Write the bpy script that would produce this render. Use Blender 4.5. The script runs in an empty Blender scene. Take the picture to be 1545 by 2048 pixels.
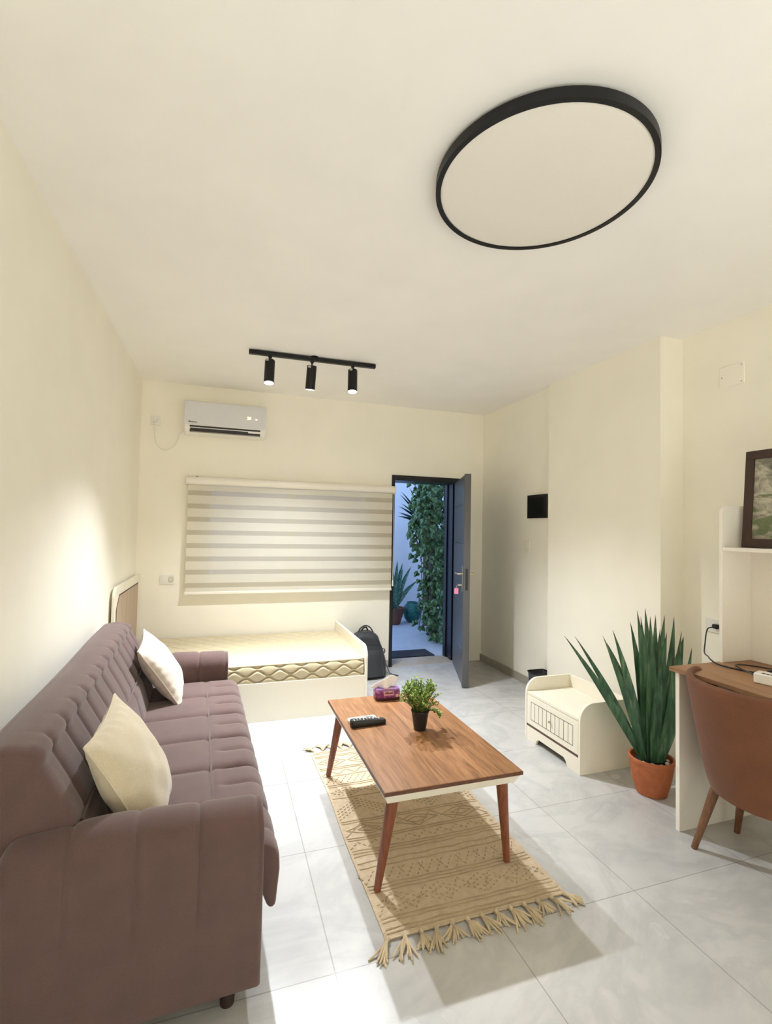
import bpy, math, random
from mathutils import Vector, Matrix
random.seed(7)
PI = math.pi
scene = bpy.context.scene
COL = scene.collection

# ------------------------------------------------------------------ helpers
def lin(h):
    h = h.lstrip('#')
    r = []
    for i in (0, 2, 4):
        c = int(h[i:i+2], 16) / 255
        r.append(c / 12.92 if c <= .04045 else ((c + .055) / 1.055) ** 2.4)
    return (*r, 1)

class NT:
    """tiny node-tree helper"""
    def __init__(s, name):
        s.m = bpy.data.materials.new(name); s.m.use_nodes = True
        s.t = s.m.node_tree; s.n = s.t.nodes
        s.b = s.n['Principled BSDF']
    def node(s, typ, **kw):
        n = s.n.new(typ)
        for k, v in kw.items():
            if k in n.inputs: n.inputs[k].default_value = v
            else: setattr(n, k, v)
        return n
    def link(s, a, b): s.t.links.new(a, b)
    def coord(s, scale=(1, 1, 1), rot=(0, 0, 0), loc=(0, 0, 0), out='Object'):
        tc = s.n.new('ShaderNodeTexCoord'); mp = s.n.new('ShaderNodeMapping')
        mp.inputs['Scale'].default_value = scale; mp.inputs['Rotation'].default_value = rot
        mp.inputs['Location'].default_value = loc
        s.link(tc.outputs[out], mp.inputs['Vector']); return mp.outputs['Vector']
    def noise(s, vec, scale=5, detail=3, rough=.5, dist=0):
        n = s.node('ShaderNodeTexNoise'); n.inputs['Scale'].default_value = scale
        n.inputs['Detail'].default_value = detail; n.inputs['Roughness'].default_value = rough
        n.inputs['Distortion'].default_value = dist
        s.link(vec, n.inputs['Vector']); return n.outputs['Fac']
    def ramp(s, fac, stops):
        r = s.n.new('ShaderNodeValToRGB'); e = r.color_ramp.elements
        while len(e) < len(stops): e.new(.5)
        for el, (p, c) in zip(e, stops): el.position = p; el.color = c if len(c) == 4 else (*c, 1)
        s.link(fac, r.inputs['Fac']); return r.outputs['Color']
    def bump(s, fac, strength=.2, dist=.01):
        b = s.n.new('ShaderNodeBump'); b.inputs['Strength'].default_value = strength
        b.inputs['Distance'].default_value = dist
        s.link(fac, b.inputs['Height']); s.link(b.outputs['Normal'], s.b.inputs['Normal'])
    def mix(s, fac, a, b, mode='MIX'):
        m = s.n.new('ShaderNodeMix'); m.data_type = 'RGBA'; m.blend_type = mode
        for i, v in ((0, fac), (6, a), (7, b)):
            if hasattr(v, 'is_linked') or hasattr(v, 'links'): s.link(v, m.inputs[i])
            else: m.inputs[i].default_value = v
        return m.outputs[2]
    def set(s, **kw):
        for k, v in kw.items():
            s.b.inputs[k.replace('_', ' ')].default_value = v
        return s

def simple(name, col, rough=.5, metal=0, nscale=60, nstr=.05, var=.06, **kw):
    t = NT(name); c = lin(col) if isinstance(col, str) else col
    v = t.coord()
    f = t.noise(v, nscale, 3)
    d = tuple(x * (1 - var) for x in c[:3]) + (1,); l = tuple(min(1, x * (1 + var)) for x in c[:3]) + (1,)
    t.link(t.ramp(f, [(.3, d), (.7, l)]), t.b.inputs['Base Color'])
    if nstr: t.bump(f, nstr, .002)
    t.set(Roughness=rough, Metallic=metal)
    for k, x in kw.items(): t.b.inputs[k].default_value = x
    return t.m

def emit(name, col, strength):
    t = NT(name); c = lin(col)
    t.set(Base_Color=c); t.b.inputs['Emission Color'].default_value = c
    t.b.inputs['Emission Strength'].default_value = strength
    return t.m

def fabric(name, col, scale=220, rough=.9, sheen=.3, mottled=.12, bump=.25):
    t = NT(name); c = lin(col); v = t.coord()
    f1 = t.noise(v, 9, 4); f2 = t.noise(v, scale, 2)
    a = tuple(x * (1 - mottled) for x in c[:3]) + (1,); b = tuple(min(1, x * (1 + mottled)) for x in c[:3]) + (1,)
    c1 = t.ramp(f1, [(.3, a), (.7, b)])
    g = t.ramp(f2, [(.3, (.86, .86, .86, 1)), (.7, (1, 1, 1, 1))])
    t.link(t.mix(1.0, c1, g, 'MULTIPLY'), t.b.inputs['Base Color'])
    t.bump(f2, bump, .003)
    t.set(Roughness=rough)
    t.b.inputs['Sheen Weight'].default_value = sheen
    t.b.inputs['Sheen Roughness'].default_value = .5
    return t.m

def wood(name, dark, mid, light, scale=(14, 1.2, 14), rough=.4, planks=0):
    t = NT(name); v = t.coord(scale)
    f = t.noise(v, 2.2, 6, .62, 1.2)
    c = t.ramp(f, [(.25, lin(dark)), (.5, lin(mid)), (.75, lin(light))])
    if planks:
        v2 = t.coord((1, 1, 1))
        sx = t.node('ShaderNodeSeparateXYZ'); t.link(v2, sx.inputs[0])
        m = t.node('ShaderNodeMath', operation='MULTIPLY'); m.inputs[1].default_value = 1 / planks
        t.link(sx.outputs['X'], m.inputs[0])
        fl = t.node('ShaderNodeMath', operation='FLOOR'); t.link(m.outputs[0], fl.inputs[0])
        wn = t.node('ShaderNodeTexWhiteNoise', noise_dimensions='1D'); t.link(fl.outputs[0], wn.inputs['W'])
        sh = t.ramp(wn.outputs['Value'], [(0, (.8, .8, .8, 1)), (1, (1, 1, 1, 1))])
        c = t.mix(1.0, c, sh, 'MULTIPLY')
        fr = t.node('ShaderNodeMath', operation='FRACT'); t.link(m.outputs[0], fr.inputs[0])
        ln = t.ramp(fr.outputs[0], [(0, (.72, .68, .64, 1)), (.03, (1, 1, 1, 1))])
        c = t.mix(1.0, c, ln, 'MULTIPLY')
    t.link(c, t.b.inputs['Base Color'])
    t.bump(f, .06, .002)
    t.set(Roughness=rough)
    return t.m

class MB:
    def __init__(s): s.v = []; s.f = []; s.m = []
    def add(s, vs, fs, mi=0):
        o = len(s.v); s.v += [tuple(p) for p in vs]
        for f in fs: s.f.append([i + o for i in f]); s.m.append(mi)
    def box(s, x0, x1, y0, y1, z0, z1, mi=0):
        s.add([(x0,y0,z0),(x1,y0,z0),(x1,y1,z0),(x0,y1,z0),(x0,y0,z1),(x1,y0,z1),(x1,y1,z1),(x0,y1,z1)],
              [(0,3,2,1),(4,5,6,7),(0,1,5,4),(1,2,6,5),(2,3,7,6),(3,0,4,7)], mi); return s
    def prism(s, poly, axis, t0, t1, mi=0):
        mk = {'x': lambda a, b, t: (t, a, b), 'y': lambda a, b, t: (a, t, b), 'z': lambda a, b, t: (a, b, t)}[axis]
        n = len(poly)
        vs = [mk(a, b, t0) for a, b in poly] + [mk(a, b, t1) for a, b in poly]
        fs = [tuple(range(n))[::-1], tuple(range(n, 2 * n))] + [(i, (i + 1) % n, n + (i + 1) % n, n + i) for i in range(n)]
        s.add(vs, fs, mi); return s
    def tube(s, pts, r, n=10, mi=0, closed=False, flat=None):
        P = [Vector(p) for p in pts]; k = len(P)
        R = r if isinstance(r, (list, tuple)) else [r] * k
        prev = None; rings = []
        for i in range(k):
            if closed: d = P[(i + 1) % k] - P[i - 1]
            else: d = P[min(i + 1, k - 1)] - P[max(i - 1, 0)]
            if d.length < 1e-9: d = Vector((0, 0, 1))
            d.normalize()
            if prev is None:
                a = Vector((0, 0, 1)) if abs(d.z) < .9 else Vector((1, 0, 0))
                u = a.cross(d).normalized()
            else:
                u = (prev - d * prev.dot(d))
                u = u.normalized() if u.length > 1e-6 else Vector((1, 0, 0))
            prev = u; w = d.cross(u)
            fx = flat or 1
            rings.append([P[i] + (u * math.cos(2*PI*j/n) + w * math.sin(2*PI*j/n) * fx) * R[i] for j in range(n)])
        vs = [p for rg in rings for p in rg]; fs = []
        for i in range(k if closed else k - 1):
            a = i * n; b = ((i + 1) % k) * n
            for j in range(n): fs.append((a + j, a + (j + 1) % n, b + (j + 1) % n, b + j))
        if not closed: fs += [tuple(range(n))[::-1], tuple(range((k - 1) * n, k * n))]
        s.add(vs, fs, mi); return s
    def cyl(s, p0, p1, r0, r1=None, n=24, mi=0):
        return s.tube([p0, p1], [r0, r0 if r1 is None else r1], n, mi)
    def lathe(s, prof, n=32, c=(0, 0, 0), mi=0, cap=True):
        vs = []; fs = []
        for r, z in prof:
            for j in range(n): vs.append((c[0] + r * math.cos(2*PI*j/n), c[1] + r * math.sin(2*PI*j/n), c[2] + z))
        k = len(prof)
        for i in range(k - 1):
            for j in range(n): fs.append((i*n + j, i*n + (j+1) % n, (i+1)*n + (j+1) % n, (i+1)*n + j))
        if cap:
            fs.append(tuple(range(n))[::-1]); fs.append(tuple(range((k-1)*n, k*n)))
        s.add(vs, fs, mi); return s
    def grid(s, fn, nu, nv, cu=False, mi=0):
        vs = [fn(i / (nu if cu else nu - 1), j / (nv - 1)) for j in range(nv) for i in range(nu)]
        fs = []
        for j in range(nv - 1):
            for i in range(nu if cu else nu - 1):
                a = j * nu + i; b = j * nu + (i + 1) % nu
                fs.append((a, b, b + nu, a + nu))
        s.add(vs, fs, mi); return s
    def xf(s, M):
        s.v = [tuple(M @ Vector(p)) for p in s.v]; return s
    def build(s, name, mats, parent=None, bevel=0, seg=2, smooth=40, loc=None, rot=None, sub=0):
        me = bpy.data.meshes.new(name); me.from_pydata(s.v, [], s.f)
        if not isinstance(mats, (list, tuple)): mats = [mats]
        for m in mats: me.materials.append(m)
        if len(mats) > 1: me.polygons.foreach_set('material_index', s.m)
        me.validate(); me.update()
        import bmesh
        bm = bmesh.new(); bm.from_mesh(me); bmesh.ops.recalc_face_normals(bm, faces=bm.faces); bm.to_mesh(me); bm.free()
        if smooth:
            me.shade_smooth()
            me.set_sharp_from_angle(angle=math.radians(smooth))
        o = bpy.data.objects.new(name, me); COL.objects.link(o)
        if parent: o.parent = parent
        if loc: o.location = loc
        if rot: o.rotation_euler = rot
        if bevel:
            b = o.modifiers.new('bevel', 'BEVEL'); b.width = bevel; b.segments = seg; b.limit_method = 'ANGLE'
            b.angle_limit = math.radians(35)
        if sub:
            b = o.modifiers.new('sub', 'SUBSURF'); b.levels = sub; b.render_levels = sub
        return o

def tag(o, label=None, cat=None, group=None, kind=None):
    if label: o['label'] = label
    if cat: o['category'] = cat
    if group: o['group'] = group
    if kind: o['kind'] = kind
    return o
def thing(name, label, cat, loc=(0, 0, 0), rz=0, group=None, kind=None):
    o = bpy.data.objects.new(name, None); COL.objects.link(o); o.empty_display_size = .1
    o.location = loc; o.rotation_euler = (0, 0, rz)
    return tag(o, label, cat, group, kind)
def text_obj(name, body, size, mat, parent, M, ext=.0006, bold=0):
    cu = bpy.data.curves.new(name, 'FONT'); cu.body = body; cu.size = size; cu.align_x = 'CENTER'; cu.align_y = 'CENTER'
    cu.extrude = ext; cu.offset = bold; cu.resolution_u = 3
    tmp = bpy.data.objects.new(name + '_tmp', cu); COL.objects.link(tmp)
    dg = bpy.context.evaluated_depsgraph_get(); dg.update()
    me = bpy.data.meshes.new_from_object(tmp.evaluated_get(dg)); me.name = name
    bpy.data.objects.remove(tmp); bpy.data.curves.remove(cu)
    me.transform(M); me.materials.clear(); me.materials.append(mat)
    o = bpy.data.objects.new(name, me); COL.objects.link(o); o.parent = parent
    return o
def arc(cx, cy, r, a0, a1, n=8):
    return [(cx + r * math.cos(math.radians(a0 + (a1 - a0) * i / n)), cy + r * math.sin(math.radians(a0 + (a1 - a0) * i / n))) for i in range(n + 1)]
def rrect(x0, x1, y0, y1, r, n=6):
    return arc(x1 - r, y1 - r, r, 0, 90, n) + arc(x0 + r, y1 - r, r, 90, 180, n) + arc(x0 + r, y0 + r, r, 180, 270, n) + arc(x1 - r, y0 + r, r, 270, 360, n)
def catmull(P, n=8):
    P = [Vector(p) for p in P]; out = []
    for i in range(len(P) - 1):
        p0 = P[max(i - 1, 0)]; p1 = P[i]; p2 = P[i + 1]; p3 = P[min(i + 2, len(P) - 1)]
        for k in range(n):
            t = k / n
            out.append(.5 * ((2 * p1) + (p2 - p0) * t + (2*p0 - 5*p1 + 4*p2 - p3) * t*t + (3*p1 - p0 - 3*p2 + p3) * t**3))
    out.append(P[-1]); return out
def sm(x, a, b):
    t = max(0, min(1, (x - a) / (b - a))); return t * t * (3 - 2 * t)

# ------------------------------------------------------------------ dimensions (metres)
H = 2.777; YB = 4.90; XL = -0.735; XC = 2.735; XR = 2.80; XD = 2.93; YN = -2.3
YC0, YC1 = 2.463, 3.63

# ------------------------------------------------------------------ materials
M = {}
def plaster(name, col, var=.02):
    t = NT(name); c = lin(col); v = t.coord()
    f = t.noise(v, 3.0, 4); g = t.noise(v, 180, 2)
    t.link(t.ramp(f, [(.3, tuple(x*(1-var) for x in c[:3])), (.7, tuple(min(1, x*(1+var)) for x in c[:3]))]), t.b.inputs['Base Color'])
    t.bump(g, .08, .002); t.set(Roughness=.75); return t.m
M['wall'] = plaster('cream_wall_paint', '#f3efe2')
M['ceil'] = plaster('white_ceiling_paint', '#f2f0ec')
M['white'] = simple('white_lacquer', '#ece7dd', .35, nstr=0, var=.01)
M['whitep'] = simple('white_plastic', '#e9e7e1', .4, nstr=0, var=.01)
M['cream'] = simple('cream_lacquer', '#ece6d6', .4, nstr=0, var=.01)
M['black'] = simple('black_metal', '#131315', .45, .3, nstr=.03)
M['blackp'] = simple('black_plastic', '#17181a', .42, nstr=.05)
M['doorm'] = simple('charcoal_door_coating', '#535355', .38, .2, nscale=160, nstr=.15, var=.1)
M['framem'] = simple('dark_door_frame', '#22242a', .35, .4, nstr=.03)
M['chrome'] = simple('polished_metal', '#c9c6bd', .2, 1, nstr=0)
M['brass'] = simple('brushed_brass', '#cdc3a4', .3, 1, nstr=0)
M['groove'] = simple('dark_groove', '#3a2c26', .6, nstr=0)
M['stone'] = simple('beige_stone', '#b8aa98', .3, nscale=14, nstr=.02, var=.1)
M['skirt'] = simple('grey_tile_skirting', '#a9a294', .25, nscale=10, nstr=.01, var=.08)

def tilemat():
    t = NT('polished_marble_tile')
    v = t.coord((1, 1, 1), loc=(-.392, -.358, 0))
    vn = t.coord((1, 1, 1))
    w = t.noise(vn, 1.6, 7, .6, 1.6)
    f2 = t.noise(vn, .9, 5, .6, 2.2)
    veins = t.ramp(w, [(.42, (1, 1, 1, 1)), (.495, (.72, .72, .73, 1)), (.505, (.72, .72, .73, 1)), (.58, (1, 1, 1, 1))])
    base = t.ramp(f2, [(.25, lin('#b2b2b2')), (.5, lin('#c1c0be')), (.75, lin('#c9c8c5'))])
    c = t.mix(.38, base, veins, 'MULTIPLY')
    br = t.node('ShaderNodeTexBrick', offset=0, offset_frequency=1, squash=1)
    br.inputs['Scale'].default_value = 1; br.inputs['Mortar Size'].default_value = .0022
    br.inputs['Mortar Smooth'].default_value = .1
    br.inputs['Brick Width'].default_value = .62; br.inputs['Row Height'].default_value = .62
    br.inputs['Color1'].default_value = (1, 1, 1, 1); br.inputs['Color2'].default_value = (.95, .95, .95, 1)
    br.inputs['Mortar'].default_value = (.66, .65, .63, 1)
    t.link(v, br.inputs['Vector'])
    t.link(t.mix(1.0, c, br.outputs['Color'], 'MULTIPLY'), t.b.inputs['Base Color'])
    g = t.noise(vn, 2.3, 3)
    t.link(t.ramp(g, [(.3, (.20, .20, .20, 1)), (.7, (.28, .28, .28, 1))]), t.b.inputs['Roughness'])
    return t.m
M['tile'] = tilemat()
M['sofa'] = fabric('mauve_velvet', '#5e4743', 260, .9, .25, .10)
M['sofaleg'] = simple('dark_stained_leg', '#2c1c18', .5)
M['pil1'] = fabric('pale_blush_linen', '#d9cdbf', 300, .9, .3, .05)
M['pil2'] = fabric('cream_velvet', '#cdc0a6', 300, .9, .4, .05)
M['matt'] = fabric('ivory_mattress_ticking', '#c8bb9a', 240, .8, .2, .02, .12)
M['tablewood'] = wood('walnut_table_top', '#6f4a2c', '#a0714a', '#bb8b60', (16, 1.3, 16), .35, .155)
M['tableedge'] = wood('dark_table_edge', '#3f2415', '#5a3520', '#6d4329', (14, 14, 3), .45)
M['legwood'] = wood('reddish_leg_wood', '#5a2f1d', '#7d4630', '#94573c', (30, 30, 2.5), .4)
M['deskwood'] = wood('brown_desk_top', '#7a573a', '#9a7250', '#ab835e', (14, 1.3, 14), .5)
M['headwood'] = wood('ash_panel_wood', '#96806c', '#b09a86', '#c2ae9a', (3, 22, 1.2), .5)
M['chairlegwood'] = wood('walnut_chair_leg', '#4b2f1f', '#6e4a33', '#85603f', (30, 30, 2.5), .45)
M['leather'] = fabric('brown_suede', '#6f4329', 180, .8, .08, .1, .2)
M['terra'] = simple('terracotta', '#ab6038', .6, nscale=30, nstr=.1, var=.12)
M['soil'] = simple('dark_soil', '#1d1712', .9, nscale=60, nstr=.6, var=.3)

# ------------------------------------------------------------------ room shell
S = 'structure'
def struct(name, mb, mat, label, cat, **kw): return tag(mb.build(name, mat, smooth=0, **kw), label, cat, kind=S)
struct('floor', MB().box(XL - .15, XD + .2, YN - .15, YB + .005, -.12, 0), M['tile'], 'glossy light marble tile floor of the room', 'floor')
struct('ceiling', MB().box(XL - .15, XD + .2, YN - .15, YB + .28, H, H + .15), M['ceil'], 'plain white ceiling above the room', 'ceiling')
struct('wall_left', MB().box(XL - .15, XL, YN - .15, YB + .28, -.12, H), M['wall'], 'cream painted wall behind the sofa', 'wall')
# back wall with window and door openings
WX0, WX1, WZ0, WZ1 = -.17, 1.50, .86, 1.84
DX0, DX1, DZ = 1.70, 2.51, 2.035
wb = MB()
wb.box(XL, WX0, YB, YB + .28, 0, H); wb.box(WX0, WX1, YB, YB + .28, 0, WZ0); wb.box(WX0, WX1, YB, YB + .28, WZ1, H)
wb.box(WX1, DX0, YB, YB + .28, 0, H); wb.box(DX0, DX1, YB, YB + .28, DZ, H); wb.box(DX1, XR + .2, YB, YB + .28, 0, H)
struct('wall_back', wb, M['wall'], 'cream painted end wall with the blind and the entrance door', 'wall')
struct('wall_right', MB().box(XR, XR + .25, YC1, YB + .28, 0, H), M['wall'], 'cream wall beside the open door carrying the black panel', 'wall')
struct('wall_pillar', MB().box(XC, XD + .2, YC0, YC1, 0, H), M['wall'], 'protruding cream wall section behind the white nightstand', 'wall')
struct('wall_niche', MB().box(XD, XD + .2, YN - .15, YC0, 0, H), M['wall'], 'recessed cream wall behind the desk', 'wall')
struct('wall_front', MB().box(XL, XD, YN - .15, YN, 0, H), M['wall'], 'plain cream wall at the viewer end of the room', 'wall')
struct('baseboard_right', MB().box(XR - .013, XR, YC1, YB, 0, .075), M['skirt'], 'grey tile baseboard along the wall beside the door', 'baseboard', bevel=.002)
struct('baseboard_back', MB().box(XL, DX0 - .005, YB - .013, YB, 0, .075), M['skirt'], 'grey tile baseboard behind the bed and backpack', 'baseboard', bevel=.002)
struct('baseboard_niche', MB().box(XD - .013, XD, YN, YC0, 0, .075), M['skirt'], 'grey tile baseboard behind the desk', 'baseboard', bevel=.002)
struct('baseboard_left', MB().box(XL, XL + .013, YN, YB - .013, 0, .075), M['skirt'], 'grey tile baseboard behind the sofa', 'baseboard', bevel=.002)

# window behind the blind
win = thing('window_1', 'dark framed window hidden behind the striped blind', 'window', kind=S)
wf = MB()
for x0, x1, z0, z1 in ((WX0, WX0+.05, WZ0, WZ1), (WX1-.05, WX1, WZ0, WZ1), (WX0+.05, WX1-.05, WZ0, WZ0+.05), (WX0+.05, WX1-.05, WZ1-.05, WZ1), (.64, .69, WZ0+.05, WZ1-.05)):
    wf.box(x0, x1, YB + .12, YB + .17, z0, z1)
wf.build('window_frame', M['whitep'], win, bevel=.004, smooth=0)
t = NT('window_glass'); t.set(Base_Color=(.9, .95, 1, 1), Roughness=.03); t.b.inputs['Transmission Weight'].default_value = 1; M['glass'] = t.m
g = MB().box(WX0+.05, .64, YB + .14, YB + .146, WZ0+.05, WZ1-.05).build('window_pane', M['glass'], win, smooth=0)
g = MB().box(.69, WX1-.05, YB + .14, YB + .146, WZ0+.05, WZ1-.05).build('window_pane', M['glass'], win, smooth=0)

# door
door = thing('door_1', 'open charcoal metal entrance door in a black frame', 'door', (0, 0, 0), kind=S)
fr = MB()
y0, y1 = YB - .012, YB + .285
fr.box(DX0, DX0+.036, y0, y1, 0, DZ); fr.box(DX1-.036, DX1, y0, y1, 0, DZ); fr.box(DX0+.036, DX1-.036, y0, y1, DZ-.055, DZ)
fr.box(DX0+.036, DX0+.05, YB+.07, y1, 0, DZ-.055); fr.box(DX1-.05, DX1-.036, YB+.07, YB+.13, 0, DZ-.055); fr.box(DX1-.05, DX1-.036, YB+.22, y1, 0, DZ-.055)
fr.build('door_frame', M['framem'], door, bevel=.003, smooth=0)
MB().box(DX0+.036, DX1-.036, YB+.005, YB+.29, -.12, .004).build('threshold', M['stone'], door, bevel=.002, smooth=0)
ang = math.atan2(-.815, -.30)
leaf = MB()
LW, LT = .868, .05
leaf.box(0, LW, -LT/2, LT/2, .006, 1.98)
leaf.box(LW-.012, LW+.006, -LT/2-.006, LT/2+.006, .006, 1.985)
leaf_o = leaf.build('door_leaf', M['doorm'], door, bevel=.003, smooth=0, loc=(DX1-.045, YB-.02, 0), rot=(0, 0, ang))
for z in (.33, .72, 1.32, 1.70):
    MB().box(.10, LW-.10, -LT/2-.003, -LT/2+.001, z, z+.009).build('inlay_strip', M['chrome'], leaf_o, smooth=0)
for sd in (-1, 1):
    yb = sd * LT/2
    pl = MB().box(LW-.085, LW-.045, min(yb, yb+sd*.008), max(yb, yb+sd*.008), .88, 1.12).build('handle_plate', M['brass'], leaf_o, bevel=.003, smooth=0)
    hb = MB().tube([(LW-.065, yb+sd*.006, 1.045), (LW-.065, yb+sd*.05, 1.045), (LW-.08, yb+sd*.056, 1.045), (LW-.19, yb+sd*.056, 1.042)], .009, 10).build('door_handle', M['brass'], leaf_o)
MB().lathe([(.010, 0), (.010, .022)], 16).xf(Matrix.Translation((LW-.065, -LT/2-.008, .94)) @ Matrix.Rotation(PI/2, 4, 'X')).build('lock_cylinder', M['chrome'], leaf_o)
MB().box(LW+.004, LW+.008, -.012, .012, .90, 1.10).build('latch_plate', M['framem'], leaf_o, smooth=0)
Lf = Matrix.Translation((DX1-.045, YB-.02, 0)) @ Matrix.Rotation(ang, 4, 'Z')
kt = thing('key_ring', 'keys with a pink tag hanging in the lock of the open door', 'keys', Lf @ Vector((LW-.065, -LT/2-.034, .94)), ang)
MB().box(-.011, .011, -.016, -.013, -.012, .012).build('key_bow', M['brass'], kt, bevel=.002)
MB().box(-.003, .003, -.016, .012, -.002, .002).build('key_blade', M['chrome'], kt)
MB().tube([(.014*math.cos(a), -.015 - .01, -.018+.014*math.sin(a)) for a in [i*PI/8 for i in range(16)]], .0012, 6, closed=True).build('ring', M['chrome'], kt)
MB().prism(rrect(-.045, -.008, -.085, -.028, .008), 'x', -.004, .004).build('pink_tag', simple('pink_plastic', '#f08fb4', .4, nstr=0), kt)

# ------------------------------------------------------------------ roller blind (zebra)
bl = thing('roller_blind', 'white striped day and night roller blind over the window', 'blind', (.69, 4.853, 1.87))
BX0, BX1 = -.325 - .69, 1.71 - .69
MB().prism(arc(-.02, 0, .038, 60, 300, 10) + [(.04, -.042), (.04, .036)], 'x', BX0, BX1).build('cassette', M['white'], bl, smooth=35)
for x, nm in ((BX0-.006, 0), (BX1, 1)):
    MB().box(x, x+.006, -.06, .04, -.045, .04).build('end_cap', M['whitep'], bl, bevel=.002)
MB().box(BX0+.075, BX0+.10, -.03, .0, .034, .041).build('bracket', M['sofaleg'], bl, bevel=.002)
def zebra():
    t = NT('zebra_fabric'); tc = t.node('ShaderNodeTexCoord'); sx = t.node('ShaderNodeSeparateXYZ'); t.link(tc.outputs['Object'], sx.inputs[0])
    n = t.node('ShaderNodeTexNoise'); n.inputs['Scale'].default_value = 300; t.link(tc.outputs['Object'], n.inputs['Vector'])
    t.link(t.ramp(n.outputs['Fac'], [(.3, lin('#dcd6c4')), (.7, lin('#ebe6d8'))]), t.b.inputs['Base Color'])
    t.set(Roughness=.8)
    tr = t.node('ShaderNodeBsdfTranslucent'); tr.inputs['Color'].default_value = (.8, .78, .7, 1)
    mx = t.node('ShaderNodeMixShader'); mx.inputs[0].default_value = .22
    t.link(t.b.outputs[0], mx.inputs[1]); t.link(tr.outputs[0], mx.inputs[2])
    t.link(mx.outputs[0], t.n['Material Output'].inputs['Surface']); return t.m
def sheer():
    t = NT('sheer_fabric'); t.set(Roughness=.8, Base_Color=lin('#b9b2a0'))
    tr = t.node('ShaderNodeBsdfTransparent')
    mx = t.node('ShaderNodeMixShader'); mx.inputs[0].default_value = .10
    t.link(t.b.outputs[0], mx.inputs[1]); t.link(tr.outputs[0], mx.inputs[2])
    t.link(mx.outputs[0], t.n['Material Output'].inputs['Surface']); return t.m
M['zebra'] = zebra(); M['sheer'] = sheer()
zt, zb_ = -.04, -1.035
fa = MB(); pitch = .1225; z = zt
k = 0
bands = []
z = zt
first = True
while z > zb_ + .001:
    h = .052 if first else .078
    first = False
    z2 = max(zb_, z - h); bands.append((z, z2, 0)); z = z2
    if z <= zb_ + .001: break
    z2 = max(zb_, z - .0445); bands.append((z, z2, 1)); z = z2
for a, b, mi in bands:
    nx = 60
    def fn(u, v, a=a, b=b):
        zz = a + (b - a) * v; return (BX0+.012 + (BX1-BX0-.03) * u, -.012 + .0015*math.sin(u*40), zz)
    fa.grid(fn, nx, 3, mi=mi)
fa.build('blind_fabric', [M['zebra'], M['sheer']], bl, smooth=60)
MB().prism(rrect(-.024, .002, -1.058, -1.03, .006, 4), 'x', BX0+.01, BX1-.016).build('bottom_bar', M['white'], bl)
cc = MB().tube([(BX1-.008, -.03, -.03), (BX1-.006, -.032, -.5), (BX1-.006, -.032, -.95)], .003, 6)
cc.cyl((BX1-.006, -.032, -1.01), (BX1-.006, -.032, -.95), .009, .006, 10)
cc.build('pull_chain', M['whitep'], bl)

# ------------------------------------------------------------------ air conditioner
ac = thing('air_conditioner', 'white wall mounted air conditioner above the blind', 'air conditioner', (0, YB, 2.44))
prof = [(0, .15), (0, -.145), (-.09, -.155), (-.165, -.14), (-.195, -.105), (-.20, -.075), (-.205, .09), (-.19, .135), (-.15, .155), (-.04, .158)]
MB().prism(prof, 'x', -.355, .355).build('body', M['whitep'], ac, bevel=.006, smooth=35)
pf = [(-.2005, -.068), (-.206, .09), (-.192, .136), (-.196, .14), (-.2125, .092), (-.207, -.072)]
MB().prism(pf, 'x', -.358, .358).build('front_panel', simple('pale_grey_gloss', '#d9d9dc', .25, nstr=0, var=.01), ac, bevel=.002, smooth=35)
MB().prism([(-.2035, -.083), (-.174, -.139), (-.168, -.136), (-.196, -.08)], 'x', -.31, .31).build('air_outlet', M['blackp'], ac, smooth=0)
MB().prism([(-.197, -.104), (-.185, -.126), (-.181, -.124), (-.193, -.102)], 'x', -.305, .20).build('louver', simple('grey_louver', '#2b282a', .4, nstr=0), ac, smooth=0)
MB().prism([(-.183, -.132), (-.1775, -.1405), (-.1735, -.138), (-.179, -.13)], 'x', -.305, .305).build('lower_louver', simple('pale_louver', '#8d8681', .4, nstr=0), ac, smooth=0)
RX = Matrix.Rotation(PI/2, 4, 'X')
text_obj('brand_mark', '\u25cfAlssonu', .018, simple('grey_print', '#5d564c', .5, nstr=0), ac, Matrix.Translation((-.285, -.2088, -.052)) @ RX, bold=.0006)
text_obj('display_digits', '20', .036, emit('amber_display', '#ffdf9a', 1.0), ac, Matrix.Translation((.205, -.211, .02)) @ RX, bold=.0006)
MB().box(.264, .276, -.213, -.209, .012, .017).build('indicator_light', emit('white_indicator', '#fff6e4', 1.2), ac, smooth=0)
def socket(name, label, loc, rz, w=.085, h=.085, ports=1, grp=None):
    t = thing(name, label, 'socket', loc, rz)
    MB().prism(rrect(-w/2, w/2, -h/2, h/2, .008), 'y', -.009, 0).build('face_plate', M['whitep'], t, bevel=.002)
    return t
sk = socket('wall_socket', 'small white socket by the air conditioner near the ceiling corner', (-.617, YB, 2.412), 0)
MB().cyl((0, -.008, 0), (0, -.045, 0), .022, .018).build('plug', M['whitep'], sk)
pc = catmull([(-.617, YB-.03, 2.392), (-.617, YB-.02, 2.30), (-.595, YB-.012, 2.19), (-.53, YB-.012, 2.145), (-.46, YB-.012, 2.175), (-.42, YB-.02, 2.24), (-.405, YB-.03, 2.30), (-.36, YB-.05, 2.33)], 8)
tag(MB().tube(pc, .005, 8).build('appliance_cable', M['whitep']), 'thin white power cord looping from socket to air conditioner', 'cord')
sk2 = socket('wall_socket', 'white double socket on the back wall beside the blind', (-.468, YB, .951), 0, .125, .085)
MB().prism(rrect(-.05, .0, -.03, .03, .004), 'y', -.012, -.009).build('rocker', M['whitep'], sk2, bevel=.001)
so = MB().prism(rrect(.006, .054, -.03, .03, .02), 'y', -.0125, -.009)
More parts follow.
